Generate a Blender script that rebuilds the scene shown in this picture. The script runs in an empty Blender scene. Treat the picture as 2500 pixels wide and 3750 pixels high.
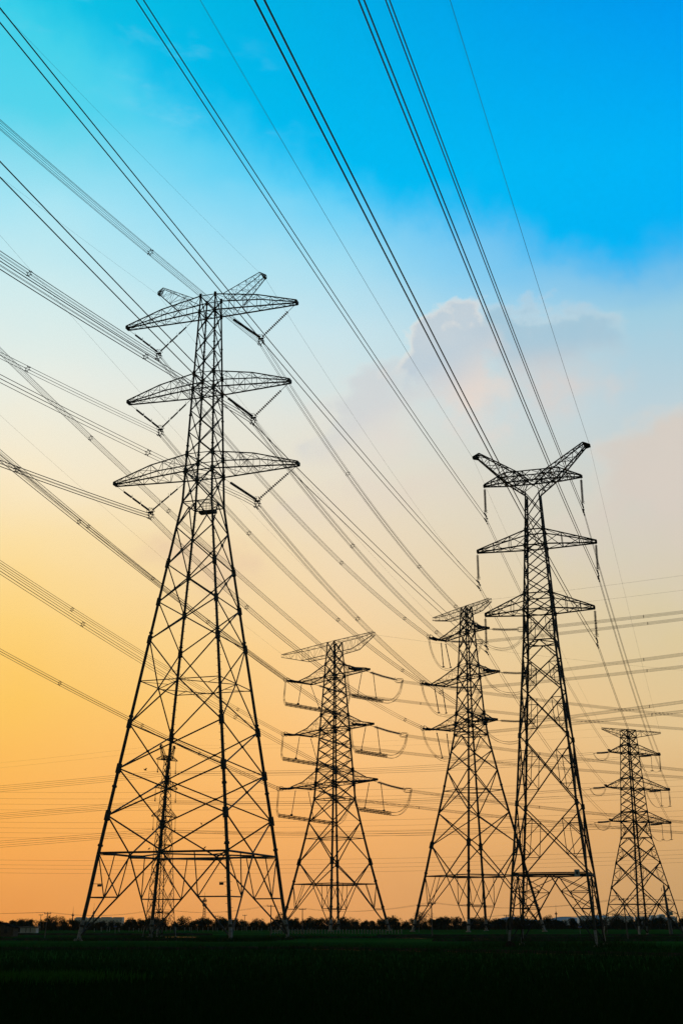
import bpy, math, random, json
import numpy as np
from mathutils import Vector, Matrix

# Surveyed layout of the place (towers, spans), in survey units; S turns them into metres.
CAMERA = (4429.0273, 0.325, -0.0019)
TOWERS = {
    'T1': {'pos': (-18.284, 151.743, -0.3), 'nodes': (13.9, 19.43, 24.85, 30.17, 35.49, 40.46, 45.55, 50.73),
        'lv': {'foot': (0, 9.304), 'strut': (4.665, 8.669), 'belt': (9.62, 8.07), 'col2': (25.732, 5.911), 'col3': (36.35, 4.485), 'col4': (46.214, 3.164), 'waist': (54.295, 2.078), 'lb': (58.693, 1.926), 'lt': (61.138, 1.837), 'mb': (70.687, 1.531), 'mt': (73.072, 1.455), 'ub': (82.582, 1.16), 'ut': (85.07, 1.103)}},
    'T2': {'pos': (-1.602, 269.231, -0.852), 'nodes': (22.12, 36.47, 39.15, 48.21, 51.15),
        'lv': {'foot': (0, 8.099), 'belt': (9.328, 6.26), 'x1': (13.786, 5.403), 'belt2': (18.729, 4.519), 'waist': (26.953, 3.15), 'lb': (30.256, 2.965), 'lt': (33.241, 2.807), 'mb': (42.119, 2.294), 'mt': (45.296, 2.142), 'ub': (53.949, 1.609), 'ut': (56.725, 1.476), 'tb': (58.92, 1.314), 'tt': (61.777, 1.176)}},
    'T3': {'pos': (26.088, 246.61, -1.026), 'nodes': (30.51, 34.4, 45.49, 54.95),
        'lv': {'foot': (-0, 8.987), 'belt': (10.234, 7.09), 'x1': (16.078, 6.096), 'x2': (22.235, 4.945), 'belt2': (26.556, 4.185), 'waist': (37.447, 2.419), 'lb': (39.92, 2.187), 'lt': (41.945, 2.007), 'mb': (49.354, 1.63), 'mt': (51.923, 1.468), 'ub': (58.831, 1.108), 'ut': (60.834, 0.977), 'tb': (62.478, 0.921), 'tt': (64.207, 0.791)}},
    'T4': {'pos': (19.211, 114.529, -0.291), 'nodes': (18.35, 22.88, 25.99),
        'lv': {'foot': (0, 3.774), 'belt': (5.97, 3.284), 'x1': (12.171, 2.68), 'waist': (27.469, 1.485), 'lb': (30.528, 1.348), 'lt': (32.154, 1.235), 'mb': (37.107, 0.973), 'mt': (38.716, 0.861), 'neck': (42.619, 0.672)}},
    'T5': {'pos': (44.307, 188.709, 0.454), 'nodes': (18.73, 19.97, 24.01, 25.21),
        'lv': {'foot': (-0, 4.095), 'belt': (4.264, 3.377), 'x1': (6.679, 2.919), 'x2': (10.205, 2.266), 'x3': (12.609, 1.801), 'waist': (13.788, 1.546), 'lb': (16.185, 1.441), 'lt': (17.622, 1.362), 'mb': (21.04, 1.204), 'mt': (22.66, 1.133), 'ub': (26.426, 0.936), 'ut': (27.695, 0.912), 'tb': (28.815, 0.852), 'tt': (29.936, 0.816)}},
    'T6': {'pos': (-25.506, 178.999, 0.768), 'nodes': (14.25, 18.3, 19.26, 22.53, 23.47),
        'lv': {'foot': (-0, 1.62), 'belt': (3.154, 1.326), 'x1': (6.502, 1.178), 'x2': (9.39, 1.035), 'waist': (12.363, 0.899), 'lb': (16.353, 0.688), 'lt': (17.246, 0.624), 'mb': (20.251, 0.492), 'mt': (21.3, 0.458), 'ub': (24.238, 0.298), 'ut': (24.98, 0.276)}},
}
A2 = {'UL': (-9.4, 2, 53.7), 'ML': (-9.5, 2.4, 41.7), 'LL': (-10.3, 2.8, 30), 'UR': (9.75, 0.5, 53.8), 'MR': (10.85, 0.5, 41.8), 'LR': (11.8, 0.5, 30)}
A3 = {'UL': (-8.5, 0.9, 58.6), 'ML': (-10.6, 1.7, 49.2), 'LL': (-9.8, 2.2, 39.7), 'UR': (6.2, 0.5, 58.3), 'MR': (8.9, 0.5, 48.9), 'LR': (7.6, 0.5, 39.5)}
# spans that leave the view: tower, which wire, start (u, v, z), heading, slope, length, spacer places
SPANS = [
    ('T1', 'back', 'TR', 7.6, 0, 77.2, 251.5, -0.1416, 170, [32.3]),
    ('T1', 'back', 'TL', -7.73, 0, 77.1, 251.5, -0.141, 170, [32.3]),
    ('T1', 'back', 'MR', 6.8, 0, 65.6, 251.5, -0.1608, 170, [30.6]),
    ('T1', 'back', 'LR', 7.7, 0, 53.7, 251.5, -0.146, 170, [30.6]),
    ('T1', 'back', 'ML', -6.83, 0, 65.5, 251.5, -0.1599, 170, [32.3]),
    ('T1', 'back', 'LL', -7.58, 0, 53.5, 251.5, -0.1521, 170, [31.4]),
    ('T1', 'back', 'EL', -8.2, 0, 87, 251.5, -0.1462, 170, []),
    ('T1', 'back', 'ER', 8.1, 0, 86.9, 251.5, -0.1255, 170, []),
    ('T4', 'back', 'LM', -5.85, 0, 33.5, 254, -0.0747, 190, []),
    ('T4', 'back', 'LL', -5.33, 0, 27, 254, -0.0656, 190, []),
    ('T4', 'back', 'LT', -4.85, 0, 40.5, 254, -0.0801, 190, []),
    ('T4', 'back', 'RL', 5.25, 0, 27, 254, -0.084, 190, []),
    ('T4', 'back', 'RM', 5.75, 0, 33.5, 254, -0.096, 190, []),
    ('T4', 'back', 'RT', 4.8, 0, 40.4, 254, -0.1034, 190, []),
    ('T4', 'back', 'EL', -5.9, 0, 47.1, 254, -0.0775, 190, []),
    ('T4', 'back', 'ER', 5.95, 0, 47, 254, -0.1204, 190, []),
    ('T2', 'in', 'UL', -5.197, -9.9583, 52.7, 249, 0.1125, 230, [81.7, 60]),
    ('T2', 'in', 'UR', 13.953, -8.4583, 52.8, 249, 0.1044, 230, [101.8, 78.9]),
    ('T2', 'in', 'ML', -5.297, -10.3583, 40.7, 249, 0.0759, 230, [84, 22.8]),
    ('T2', 'in', 'MR', 15.053, -8.4583, 40.8, 249, 0.0874, 230, [104.1, 65.7]),
    ('T2', 'in', 'LL', -6.097, -10.7583, 29, 249, 0.0724, 230, [84.6, 58.8, 37.1]),
    ('T2', 'in', 'LR', 16.003, -8.4583, 29, 249, 0.0688, 230, [102.4, 56]),
    ('T2', 'ew', 'L', -18.5, -0.3, 61.8, 249, 0.1148, 230, []),
    ('T2', 'ew', 'R', 13, -0.3, 61.3, 249, 0.1166, 230, []),
    ('T2', 'out', 'UL', -5.921, 9.7554, 51.8, 17, -0.0761, 330, [17.5]),
    ('T2', 'out', 'UR', 13.229, 8.2554, 51.9, 17, -0.0845, 330, [4.3, 32.3]),
    ('T2', 'out', 'ML', -6.021, 10.1554, 39.8, 17, -0.076, 330, [20.7]),
    ('T2', 'out', 'MR', 14.329, 8.2554, 39.9, 17, -0.0965, 330, [31.4]),
    ('T2', 'out', 'LL', -6.821, 10.5554, 28.1, 17, -0.0948, 330, [16.6]),
    ('T2', 'out', 'LR', 15.279, 8.2554, 28.1, 17, -0.0982, 330, [29.8]),
    ('T3', 'out', 'UL', -3.7597, 6.7121, 58.3, -8, 0.0695, 260, [34.7]),
    ('T3', 'out', 'UR', 10.9403, 6.3121, 58, -8, 0.0694, 260, [23.7]),
    ('T3', 'out', 'ML', -5.8597, 7.5121, 48.9, -8, 0.0637, 260, [34.7]),
    ('T3', 'out', 'MR', 13.6403, 6.3121, 48.6, -8, 0.0913, 260, [21.1]),
    ('T3', 'out', 'LL', -5.0597, 8.0121, 39.4, -8, 0.0707, 260, [34]),
    ('T3', 'out', 'LR', 12.3403, 6.3121, 39.2, -8, 0.0988, 260, [22.4]),
    ('T3', 'ew', 'L', -11.7, 0.2, 64.4, -8, 0.062, 260, []),
    ('T3', 'ew', 'R', 8, 0.2, 64.1, -8, 0.0801, 260, []),
    ('T6', 'back', 'NT', -1.57, 0, 22.4, 163, -0.0568, 120, []),
    ('T6', 'back', 'FT', 1.59, 0, 22.2, 163, -0.0612, 120, []),
    ('T6', 'back', 'NM', -1.78, 0, 18.35, 163, -0.0567, 120, []),
    ('T6', 'back', 'FM', 1.79, 0, 18.1, 163, -0.0596, 120, []),
    ('T6', 'back', 'NL', -1.9, 0, 14.3, 163, -0.055, 120, []),
    ('T6', 'back', 'FL', 1.95, 0, 14.1, 163, -0.064, 120, []),
    ('T6', 'back', 'EN', -1.35, 0, 26.3, 163, -0.0656, 120, []),
    ('T6', 'back', 'EF', 1.38, 0, 26.1, 163, -0.0683, 120, []),
]
S = 1.5
EYE = 2.2
rnd = random.Random(7)
scene = bpy.context.scene
COL = scene.collection
R = math.radians

# ------------------------------------------------------------------ materials
def mat(name, rgb, rough=0.7, metal=0.0, noise=None, bump=0.0, rgb2=None, spec=None):
    m = bpy.data.materials.new(name); m.use_nodes = True
    nt = m.node_tree; b = nt.nodes['Principled BSDF']
    b.inputs['Base Color'].default_value = (*rgb, 1)
    b.inputs['Roughness'].default_value = rough
    b.inputs['Metallic'].default_value = metal
    if spec is not None: b.inputs['Specular IOR Level'].default_value = spec
    if noise:
        tc = nt.nodes.new('ShaderNodeTexCoord')
        n = nt.nodes.new('ShaderNodeTexNoise'); n.inputs['Scale'].default_value = noise
        n.inputs['Detail'].default_value = 6
        r = nt.nodes.new('ShaderNodeValToRGB')
        c2 = rgb2 or tuple(c * 0.55 for c in rgb)
        r.color_ramp.elements[0].position = .35; r.color_ramp.elements[1].position = .68
        r.color_ramp.elements[0].color = (*c2, 1); r.color_ramp.elements[1].color = (*rgb, 1)
        nt.links.new(tc.outputs['Object'], n.inputs['Vector'])
        nt.links.new(n.outputs['Fac'], r.inputs['Fac'])
        nt.links.new(r.outputs['Color'], b.inputs['Base Color'])
        if bump:
            bp = nt.nodes.new('ShaderNodeBump'); bp.inputs['Strength'].default_value = bump
            nt.links.new(n.outputs['Fac'], bp.inputs['Height']); nt.links.new(bp.outputs['Normal'], b.inputs['Normal'])
    return m

M = {}
M['steel'] = mat('weathered_steel', (.060, .064, .056), .75, .0, 1.2, 0, (.030, .033, .028), .25)
M['steel_far'] = mat('dark_lattice_steel', (.030, .031, .027), .8, .0, .8, 0, (.018, .019, .016), .2)
M['galv'] = mat('galvanised_leg_foot', (.26, .28, .28), .6, .1, 3.0, 0, (.12, .13, .13))
M['cable'] = mat('aluminium_cable', (.035, .033, .030), .75, 0, spec=.15)
M['glass'] = mat('brown_porcelain', (.020, .018, .016), .45, 0, 8.0, 0, (.012, .011, .010), .3)
M['rubber'] = mat('composite_rubber', (.018, .020, .022), .6, 0, spec=.2)
M['conc'] = mat('footing_concrete', (.32, .29, .24), .9, 0, 4.0, .3, (.14, .125, .10), .1)
M['post'] = mat('whitewashed_post', (.36, .36, .33), .8, 0, 6.0, 0, (.16, .16, .14), .1)
M['wood'] = mat('pole_concrete', (.10, .095, .08), .9, 0, 5.0, .2, (.06, .055, .05))
M['bark'] = mat('bark', (.035, .028, .02), .95, 0, 9.0, .3)
M['leafA'] = mat('leaf_dark', (.016, .027, .010), .9, 0, 2.0, 0, (.008, .015, .005), 0)
M['leafB'] = mat('leaf_mid', (.024, .038, .013), .9, 0, 2.0, 0, (.012, .021, .007), 0)
M['soil'] = mat('dark_soil', (.030, .020, .013), 1, 0, 1.5, .5, (.014, .010, .007), 0)
M['dike'] = mat('field_dike_earth', (.040, .026, .015), 1, 0, 1.0, .5, (.014, .018, .008), 0)
M['blade'] = mat('rice_blade', (.008, .040, .006), 1, 0, 3.0, 0, (.004, .020, .003), .0)
M['weed'] = mat('bank_weed', (.018, .060, .010), 1, 0, 3.0, 0, (.008, .026, .005), .0)
M['tuft'] = mat('bright_grass', (.03, .12, .012), 1, 0, 3.0, 0, (.02, .08, .01), .0)
M['wallw'] = mat('white_render', (.62, .62, .58), .85, 0, 2.0, 0, (.45, .45, .42))
M['walld'] = mat('mud_render', (.12, .10, .07), 1, 0, 3.0, .2, (.07, .06, .045), .0)
M['roof'] = mat('grey_roof_sheet', (.10, .12, .13), .7, 0, 3.0)
M['tile'] = mat('dark_roof_tile', (.02, .018, .016), 1, 0, 4.0, spec=.0)
M['hole'] = mat('dark_opening', (.008, .008, .009), .6)
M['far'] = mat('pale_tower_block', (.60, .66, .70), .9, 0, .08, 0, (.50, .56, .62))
M['slab'] = mat('cream_block', (.66, .62, .50), .9, 0, .08, 0, (.55, .52, .43))
M['blue'] = mat('blue_sign', (.03, .09, .30), .5, 0)
M['signw'] = mat('sign_enamel', (.46, .50, .50), .5, 0, 9.0, 0, (.36, .40, .40))
M['ink'] = mat('sign_print', (.02, .025, .03), .6)
M['bird'] = mat('dark_feathers', (.02, .018, .016), .9)
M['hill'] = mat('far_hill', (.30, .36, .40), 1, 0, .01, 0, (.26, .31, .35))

# water: the field ditches mirror the low sky
def water():
    m = bpy.data.materials.new('ditch_water'); m.use_nodes = True
    b = m.node_tree.nodes['Principled BSDF']
    b.inputs['Base Color'].default_value = (.03, .03, .02, 1); b.inputs['Roughness'].default_value = .12
    n = m.node_tree.nodes.new('ShaderNodeTexNoise'); n.inputs['Scale'].default_value = 2.5
    bp = m.node_tree.nodes.new('ShaderNodeBump'); bp.inputs['Strength'].default_value = .08
    m.node_tree.links.new(n.outputs['Fac'], bp.inputs['Height']); m.node_tree.links.new(bp.outputs['Normal'], b.inputs['Normal'])
    return m
M['water'] = water()

# ------------------------------------------------------------------ mesh helper
class MB:
    fat = 1.0
    def __init__(s): s.v = []; s.f = []; s.m = []; s.cm = 0
    def ring(s, c, ax, r, n, ph=0., sx=1., up=None):
        ax = Vector(ax).normalized()
        u = ax.cross(Vector(up) if up else (Vector((0, 0, 1)) if abs(ax.z) < .9 else Vector((0, 1, 0)))).normalized()
        w = ax.cross(u); i0 = len(s.v); c = Vector(c)
        for k in range(n):
            a = ph + 2 * math.pi * k / n
            s.v.append(tuple(c + u * (math.cos(a) * r * sx) + w * (math.sin(a) * r)))
        return i0
    def face(s, *i): s.f.append(i); s.m.append(s.cm)
    def bar(s, p, q, r, n=4, r2=None, cap=True):
        if n < 5: r *= s.fat; r2 = r2 * s.fat if r2 else r2
        p = Vector(p); q = Vector(q); ax = q - p
        if ax.length < 1e-6: return
        ph = math.pi / 4 if n == 4 else 0
        a = s.ring(p, ax, r, n, ph); b = s.ring(q, ax, r if r2 is None else r2, n, ph)
        for k in range(n): s.face(a + k, a + (k + 1) % n, b + (k + 1) % n, b + k)
        if cap:
            s.face(*[a + k for k in reversed(range(n))]); s.face(*[b + k for k in range(n)])
    def tube(s, pts, r, n=4, closed=False):
        P = [Vector(p) for p in pts]; rings = []
        for i, p in enumerate(P):
            ax = (P[(i + 1) % len(P)] - P[i - 1]) if closed else (P[min(i + 1, len(P) - 1)] - P[max(i - 1, 0)])
            rings.append(s.ring(p, ax, r, n))
        for i in range(len(P) if closed else len(P) - 1):
            a, b = rings[i], rings[(i + 1) % len(P)]
            for k in range(n): s.face(a + k, a + (k + 1) % n, b + (k + 1) % n, b + k)
        if not closed:
            s.face(*[rings[0] + k for k in reversed(range(n))]); s.face(*[rings[-1] + k for k in range(n)])
    def angle(s, p, q, w, out1, out2):
        # L-section steel: two thin flanges along p-q
        p = Vector(p); q = Vector(q); t = w * .16
        for o, oo in ((Vector(out1).normalized(), Vector(out2).normalized()), (Vector(out2).normalized(), Vector(out1).normalized())):
            i = len(s.v)
            for e in (p, q):
                for a, b in ((0, 0), (w, 0), (w, t), (0, t)): s.v.append(tuple(e + o * a + oo * b))
            for k in range(4): s.face(i + k, i + (k + 1) % 4, i + 4 + (k + 1) % 4, i + 4 + k)
            s.face(i + 3, i + 2, i + 1, i); s.face(i + 4, i + 5, i + 6, i + 7)
    def box(s, c, d, rot=0., rx=None):
        c = Vector(c); i = len(s.v); cs, sn = math.cos(rot), math.sin(rot)
        for z in (-1, 1):
            for x, y in ((-1, -1), (1, -1), (1, 1), (-1, 1)):
                X, Y = x * d[0] / 2, y * d[1] / 2
                s.v.append((c.x + X * cs - Y * sn, c.y + X * sn + Y * cs, c.z + z * d[2] / 2))
        for q in ((3, 2, 1, 0), (4, 5, 6, 7), (0, 1, 5, 4), (1, 2, 6, 5), (2, 3, 7, 6), (3, 0, 4, 7)): s.face(*[i + k for k in q])
    def lathe(s, p, q, prof, n=8):
        # prof: (t along p-q, radius)
        p = Vector(p); q = Vector(q); ax = q - p; pr = None
        for t, r in prof:
            a = s.ring(p + ax * t, ax, max(r, .001), n)
            if pr is not None:
                for k in range(n): s.face(pr + k, pr + (k + 1) % n, a + (k + 1) % n, a + k)
            pr = a
    def build(s, name, mats, parent=None, loc=None, smooth=False):
        me = bpy.data.meshes.new(name)
        me.from_pydata([(x * S, y * S, z * S) for x, y, z in s.v], [], s.f); 
        for m in (mats if isinstance(mats, (list, tuple)) else [mats]): me.materials.append(m)
        if any(s.m): me.polygons.foreach_set('material_index', s.m)
        if smooth: me.polygons.foreach_set('use_smooth', [True] * len(s.f))
        me.update()
        o = bpy.data.objects.new(name, me); COL.objects.link(o)
        if parent: o.parent = parent
        if loc: o.location = [c * S for c in loc]
        return o

def tag(o, label=None, cat=None, group=None, kind=None):
    for k, v in (('label', label), ('category', cat), ('group', group), ('kind', kind)):
        if v: o[k] = v
    return o
def empty(name, loc, rz=0., label=None, cat=None, group=None):
    o = bpy.data.objects.new(name, None); COL.objects.link(o)
    o.location = [c * S for c in loc]; o.rotation_euler = (0, 0, rz); o.empty_display_size = .5
    return tag(o, label, cat, group)
def dup(root, loc, rz=0., sc=1.):
    r = root.copy(); COL.objects.link(r); r.location = [c * S for c in loc]; r.rotation_euler = (0, 0, rz); r.scale = (sc, sc, sc)
    for ch in root.children:
        c = ch.copy(); COL.objects.link(c); c.parent = r
        for g in ch.children:
            d = g.copy(); COL.objects.link(d); d.parent = c
    return r
lerp = lambda a, b, t: Vector(a) * (1 - t) + Vector(b) * t

# ------------------------------------------------------------------ towers
SG = [(-1, -1), (1, -1), (1, 1), (-1, 1)]
class Tower:
    def __init__(s, key, name, label, group, scale):
        d = TOWERS[key]; s.key = key; s.X, s.Y, s.th = d['pos']; s.lv = {k: v[0] for k, v in d['lv'].items()}; s.nodes = d['nodes']
        pr = sorted(d['lv'].values()); s.zs = [p[0] for p in pr]; s.ws = [p[1] for p in pr]
        s.root = empty(name, (s.X, s.Y, 0), s.th, label, 'pylon', group)
        s.k = scale
    def w(s, z): return float(np.interp(z, s.zs, s.ws))
    def c(s, k, z):
        w = s.w(z); k %= 4; return Vector((SG[k][0] * w, SG[k][1] * w, z))
    def mid(s, f, z): return (s.c(f, z) + s.c(f + 1, z)) / 2
    def world(s, u, v, z):
        c, n = math.cos(s.th), math.sin(s.th); return Vector((s.X + c * u - n * v, s.Y + n * u + c * v, z))
    def local(s, P):
        c, n = math.cos(s.th), math.sin(s.th); x, y = P[0] - s.X, P[1] - s.Y
        return Vector((c * x + n * y, -n * x + c * y, P[2]))

def panelX(mb, T, f, z0, z1, r, sub=0., n=4):
    a0, a1, b0, b1 = T.c(f, z0), T.c(f, z1), T.c(f + 1, z0), T.c(f + 1, z1)
    mb.bar(a0, b1, r, n); mb.bar(b0, a1, r, n)
    w0, w1 = (b0 - a0).length, (b1 - a1).length; t = w0 / (w0 + w1); x = lerp(a0, b1, t)
    mb.bar(x + Vector((0, 0, r * 1.6)), x - Vector((0, 0, r * 1.6)), r * 2.0, 4)
    if sub:
        for l0, l1 in ((a0, a1), (b0, b1)):
            ml = lerp(l0, x, .5); mu = lerp(l1, x, .5)
            lg = lambda z: lerp(l0, l1, (z - l0.z) / (l1.z - l0.z))
            mb.bar(ml, mu, sub, 3); mb.bar(ml, lg(ml.z), sub, 3); mb.bar(mu, lg(mu.z), sub, 3)
            lm = lg((ml.z + mu.z) / 2); mb.bar(ml, lm, sub, 3); mb.bar(mu, lm, sub, 3)
def panelV(mb, T, f, zm, zl, r, sub=0., n=4, webs=2):
    # two diagonals from the middle of the face at zm to the two legs at zl
    m = T.mid(f, zm)
    for k in (f, f + 1):
        e = T.c(k, zl); top = T.c(k, zm); mb.bar(m, e, r, n)
        if sub:
            pts = [(lerp(m, e, t), lerp(top, e, t)) for t in [i / (webs + 1) for i in range(1, webs + 1)]]
            pv = (m, top)
            for i, (d, l) in enumerate(pts):
                mb.bar(d, l, sub, 3); mb.bar(pv[1], d, sub, 3)
                if webs > 1: mb.bar(pv[0], l, sub, 3)
                pv = (d, l)
def belt(mb, T, z, r, n=4, plan=True):
    for f in range(4):
        mb.bar(T.c(f, z), T.c(f + 1, z), r, n)
        if plan: mb.bar(T.mid(f, z), T.mid(f + 1, z), r * .75, n)
def box_truss(secs, rc, rl, n=4, bays=None):
    # secs: list of [bottom near, bottom far, top far, top near]; four chords with laced faces
    mb = MB(); secs = [[Vector(p) for p in q] for q in secs]
    full = [secs[0]]
    for a, b in zip(secs[:-1], secs[1:]):
        k = bays or 2
        for i in range(1, k + 1): full.append([lerp(a[j], b[j], i / k) for j in range(4)])
    for a, b in zip(secs[:-1], secs[1:]):
        for j in range(4): mb.bar(a[j], b[j], rc if j < 2 else rc * .85, n)
    for i in range(len(full) - 1):
        a, b = full[i], full[i + 1]
        for j in range(4):
            k = (j + 1) % 4
            if (b[j] - b[k]).length > .12: mb.bar(b[j], b[k], rl, 3)
            if i % 2: mb.bar(a[j], b[k], rl, 3)
            else: mb.bar(a[k], b[j], rl, 3)
    return mb
def crossarm(T, side, zb, zt, ut, ztip, wt, htip, rc, rl, bays, brk=None, m='steel'):
    wb, wtp = T.w(zb), T.w(zt)
    s0 = [(side * wb, -wb, zb), (side * wb, wb, zb), (side * wtp, wtp, zt), (side * wtp, -wtp, zt)]
    s2 = [(side * ut, -wt, ztip), (side * ut, wt, ztip), (side * ut, wt, ztip + htip), (side * ut, -wt, ztip + htip)]
    secs = [s0]
    if brk:
        ub, zbt = brk; t = (ub - wb) / (ut - wb); yy = wb * (1 - t) + wt * t; zz = zb * (1 - t) + ztip * t
        secs.append([(side * ub, -yy, zz), (side * ub, yy, zz), (side * ub, yy, zbt), (side * ub, -yy, zbt)])
    secs.append(s2)
    mb = box_truss(secs, rc, rl, 4, bays)
    mb.box((side * (ut - rc), 0, ztip + htip / 2), (rc * 3.6, 2 * wt + rc * 2.4, htip * .8 + rc))
    return mb.build('crossarm', M[m], T.root)

def legs(T, r0, r1, tube=True, flare=True, bolts=(), collars=(), foot_h=1.4, m='steel', ztop=None, name='leg'):
    zz = [z for z in T.zs if ztop is None or z <= ztop]; top = zz[-1]
    for k in range(4):
        mb = MB()
        pts = [0.] + [foot_h] + [z for z in zz if z > foot_h + .3]
        for a, b in zip(pts[:-1], pts[1:]):
            mb.cm = 1 if b <= foot_h + .01 else 0
            ra = r0 + (r1 - r0) * a / top; rb = r0 + (r1 - r0) * b / top
            if tube: mb.bar(T.c(k, a), T.c(k, b), ra, 8, rb)
            else:
                sx, sy = SG[k]; w = ra * 2.0
                mb.angle(T.c(k, a) + Vector((sx, sy, 0)) * ra, T.c(k, b) + Vector((sx, sy, 0)) * rb, w, (-sx, 0, 0), (0, -sy, 0))
        mb.cm = 0
        for z in collars:
            ra = r0 + (r1 - r0) * z / top; mb.bar(T.c(k, z - ra * .55), T.c(k, z + ra * .55), ra * 1.42, 10)
        if k in bolts:
            z = 3.; i = 0
            while z < top - 1:
                ra = r0 + (r1 - r0) * z / top; p = T.c(k, z); a = 1 if i % 2 else -1
                d = Vector((a, .35 * a, 0)).normalized(); mb.bar(p + d * ra * .8, p + d * (ra + .17), .022, 3); z += .46; i += 1
        for z in T.gus:
            ra = r0 + (r1 - r0) * z / top
            mb.bar(T.c(k, z - ra * 2.6), T.c(k, z + ra * 2.6), ra * (1.75 if tube else 1.9), 6)
        mb.build('leg', [M[m], M['galv']], T.root)
        # concrete footing
        fb = MB(); p = T.c(k, 0); q = T.k
        fb.lathe((p.x * 1.005, p.y * 1.005, -.25), (p.x * 1.005, p.y * 1.005, .30 * q), [(0, .95 * q), (.6, .9 * q), (.62, .78 * q), (.97, .70 * q), (1, .62 * q), (1, .01)], 8)
        fb.build('footing', M['conc'], T.root)

GT = 'lattice pylons of the power line corridor'
MB.fat = 1.15
# ---- the tallest pylon, front left: tubular legs, V strings
T1 = Tower('T1', 'lattice_pylon', 'tallest dark pylon at the left with V-shaped insulator strings under three tiers of arms', GT, .64)
L = T1.lv; n1 = T1.nodes
T1.gus = [n1[0], n1[1], n1[2], n1[4], n1[5], n1[6], L['lb'], L['lt'], L['mb'], L['mt'], L['ub'], L['ut']]
legs(T1, .235, .115, True, bolts=(1, 3), collars=(1.55, L['belt'] + .85, n1[0] + 3.4, n1[2] + .9, L['col3'], L['col4'], L['lt'] + 1.2, L['mb'] - 3.9, L['ub'] - 5), foot_h=2.2)
def strut(T, zs, zb, r):
    mbs = []
    for f in range(4):
        mb = MB(); m = T.mid(f, zb)
        for k, o in ((f, f + 1), (f + 1, f)):
            e = T.c(k, .35); lb = T.c(k, zb); t = (zb - zs) / (zb - .35); J = lerp(m, e, t)
            mb.bar(m, e, r, 6); mb.bar(J, T.c(k, zs), r * .85, 6); mb.bar(J, lb, r * .7, 6)
            mb.bar(J, lerp(T.c(f, zb), T.c(f + 1, zb), .25 if k == f else .75), r * .7, 6)
            g = (o + (2 if False else 0))
        mbs.append(mb)
    return mbs
b1 = strut(T1, L['strut'], L['belt'], .10)
lac = [(L['waist'], L['lb']), (L['lb'], L['lt'])]
def split(a, b, k): return [(a + (b - a) * i / k, a + (b - a) * (i + 1) / k) for i in range(k)]
lac += split(L['lt'], L['mb'], 3) + [(L['mb'], L['mt'])] + split(L['mt'], L['ub'], 3) + [(L['ub'], L['ut'])]
for f in range(4):
    mb = b1[f]
    mb.bar(T1.c(f, L['belt']), T1.c(f + 1, L['belt']), .135, 6)
    panelV(mb, T1, f, L['belt'] + .12, n1[0], .10, n=6)
    panelX(mb, T1, f, n1[0], n1[1], .095, n=6); panelX(mb, T1, f, n1[1], n1[2], .09, n=6)
    panelV(mb, T1, f, n1[3], n1[2], .09, n=6); panelV(mb, T1, f, n1[3], n1[4], .085, n=6)
    for a, b in ((4, 5), (5, 6), (6, 7)): panelX(mb, T1, f, n1[a], n1[b], .085, n=6)
    panelV(mb, T1, f, L['waist'], n1[7], .085, n=6)
    for a, b in lac: panelX(mb, T1, f, a, b, .085 if a < L['lb'] else .07, n=5)
    for z, r in ((L['waist'], .08), (n1[3], .06), (L['lb'], .085), (L['lt'], .06), (L['mb'], .08), (L['mt'], .055), (L['ub'], .08), (L['ut'], .06)):
        mb.bar(T1.c(f, z), T1.c(f + 1, z), r, 6)
    mb.build('face_bracing', M['steel'], T1.root)
for z, r in ((L['belt'] - .22, .09), (n1[3] - .1, .055), (L['waist'] - .1, .05), (L['lb'], .05), (L['mb'], .05), (L['ub'], .05)):
    pb = MB()
    for f in range(4): pb.bar(T1.mid(f, z), T1.mid(f + 1, z), r, 5)
    if z > L['waist'] + 1: pb.bar(T1.c(0, z), T1.c(2, z), r * .7, 4); pb.bar(T1.c(1, z), T1.c(3, z), r * .7, 4)
    for f in range(4): pb.bar(T1.c(f, z), (T1.mid(f, z) + T1.mid(f - 1, z)) / 2, r * .6, 4)
    pb.build('plan_bracing', M['steel'], T1.root)
for s in (-1, 1):
    crossarm(T1, s, L['lb'], L['lt'], 13.3, 58.5, .32, .42, .092, .036, 3, (7.4, 60.45))
    crossarm(T1, s, L['mb'], L['mt'], 12.0, 70.5, .30, .42, .090, .035, 3, (6.8, 72.3))
    crossarm(T1, s, L['ub'], L['ut'], 12.85, 82.2, .30, .42, .090, .035, 3, (7.2, 84.15))
    hn = box_truss([[(s * 4.7, -.75, 83.6), (s * 4.7, .75, 83.6), (s * 2.3, 1.0, 85.0), (s * 2.3, -1.0, 85.0)],
                    [(s * 7.9, -.28, 86.9), (s * 7.9, .28, 86.9), (s * 7.35, .30, 87.85), (s * 7.35, -.30, 87.85)],
                    [(s * 8.25, -.16, 87.0), (s * 8.25, .16, 87.0), (s * 8.25, .16, 87.35), (s * 8.25, -.16, 87.35)]], .055, .022, 4, 5)
    hn.build('earth_wire_horn', M['steel'], T1.root)
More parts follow.
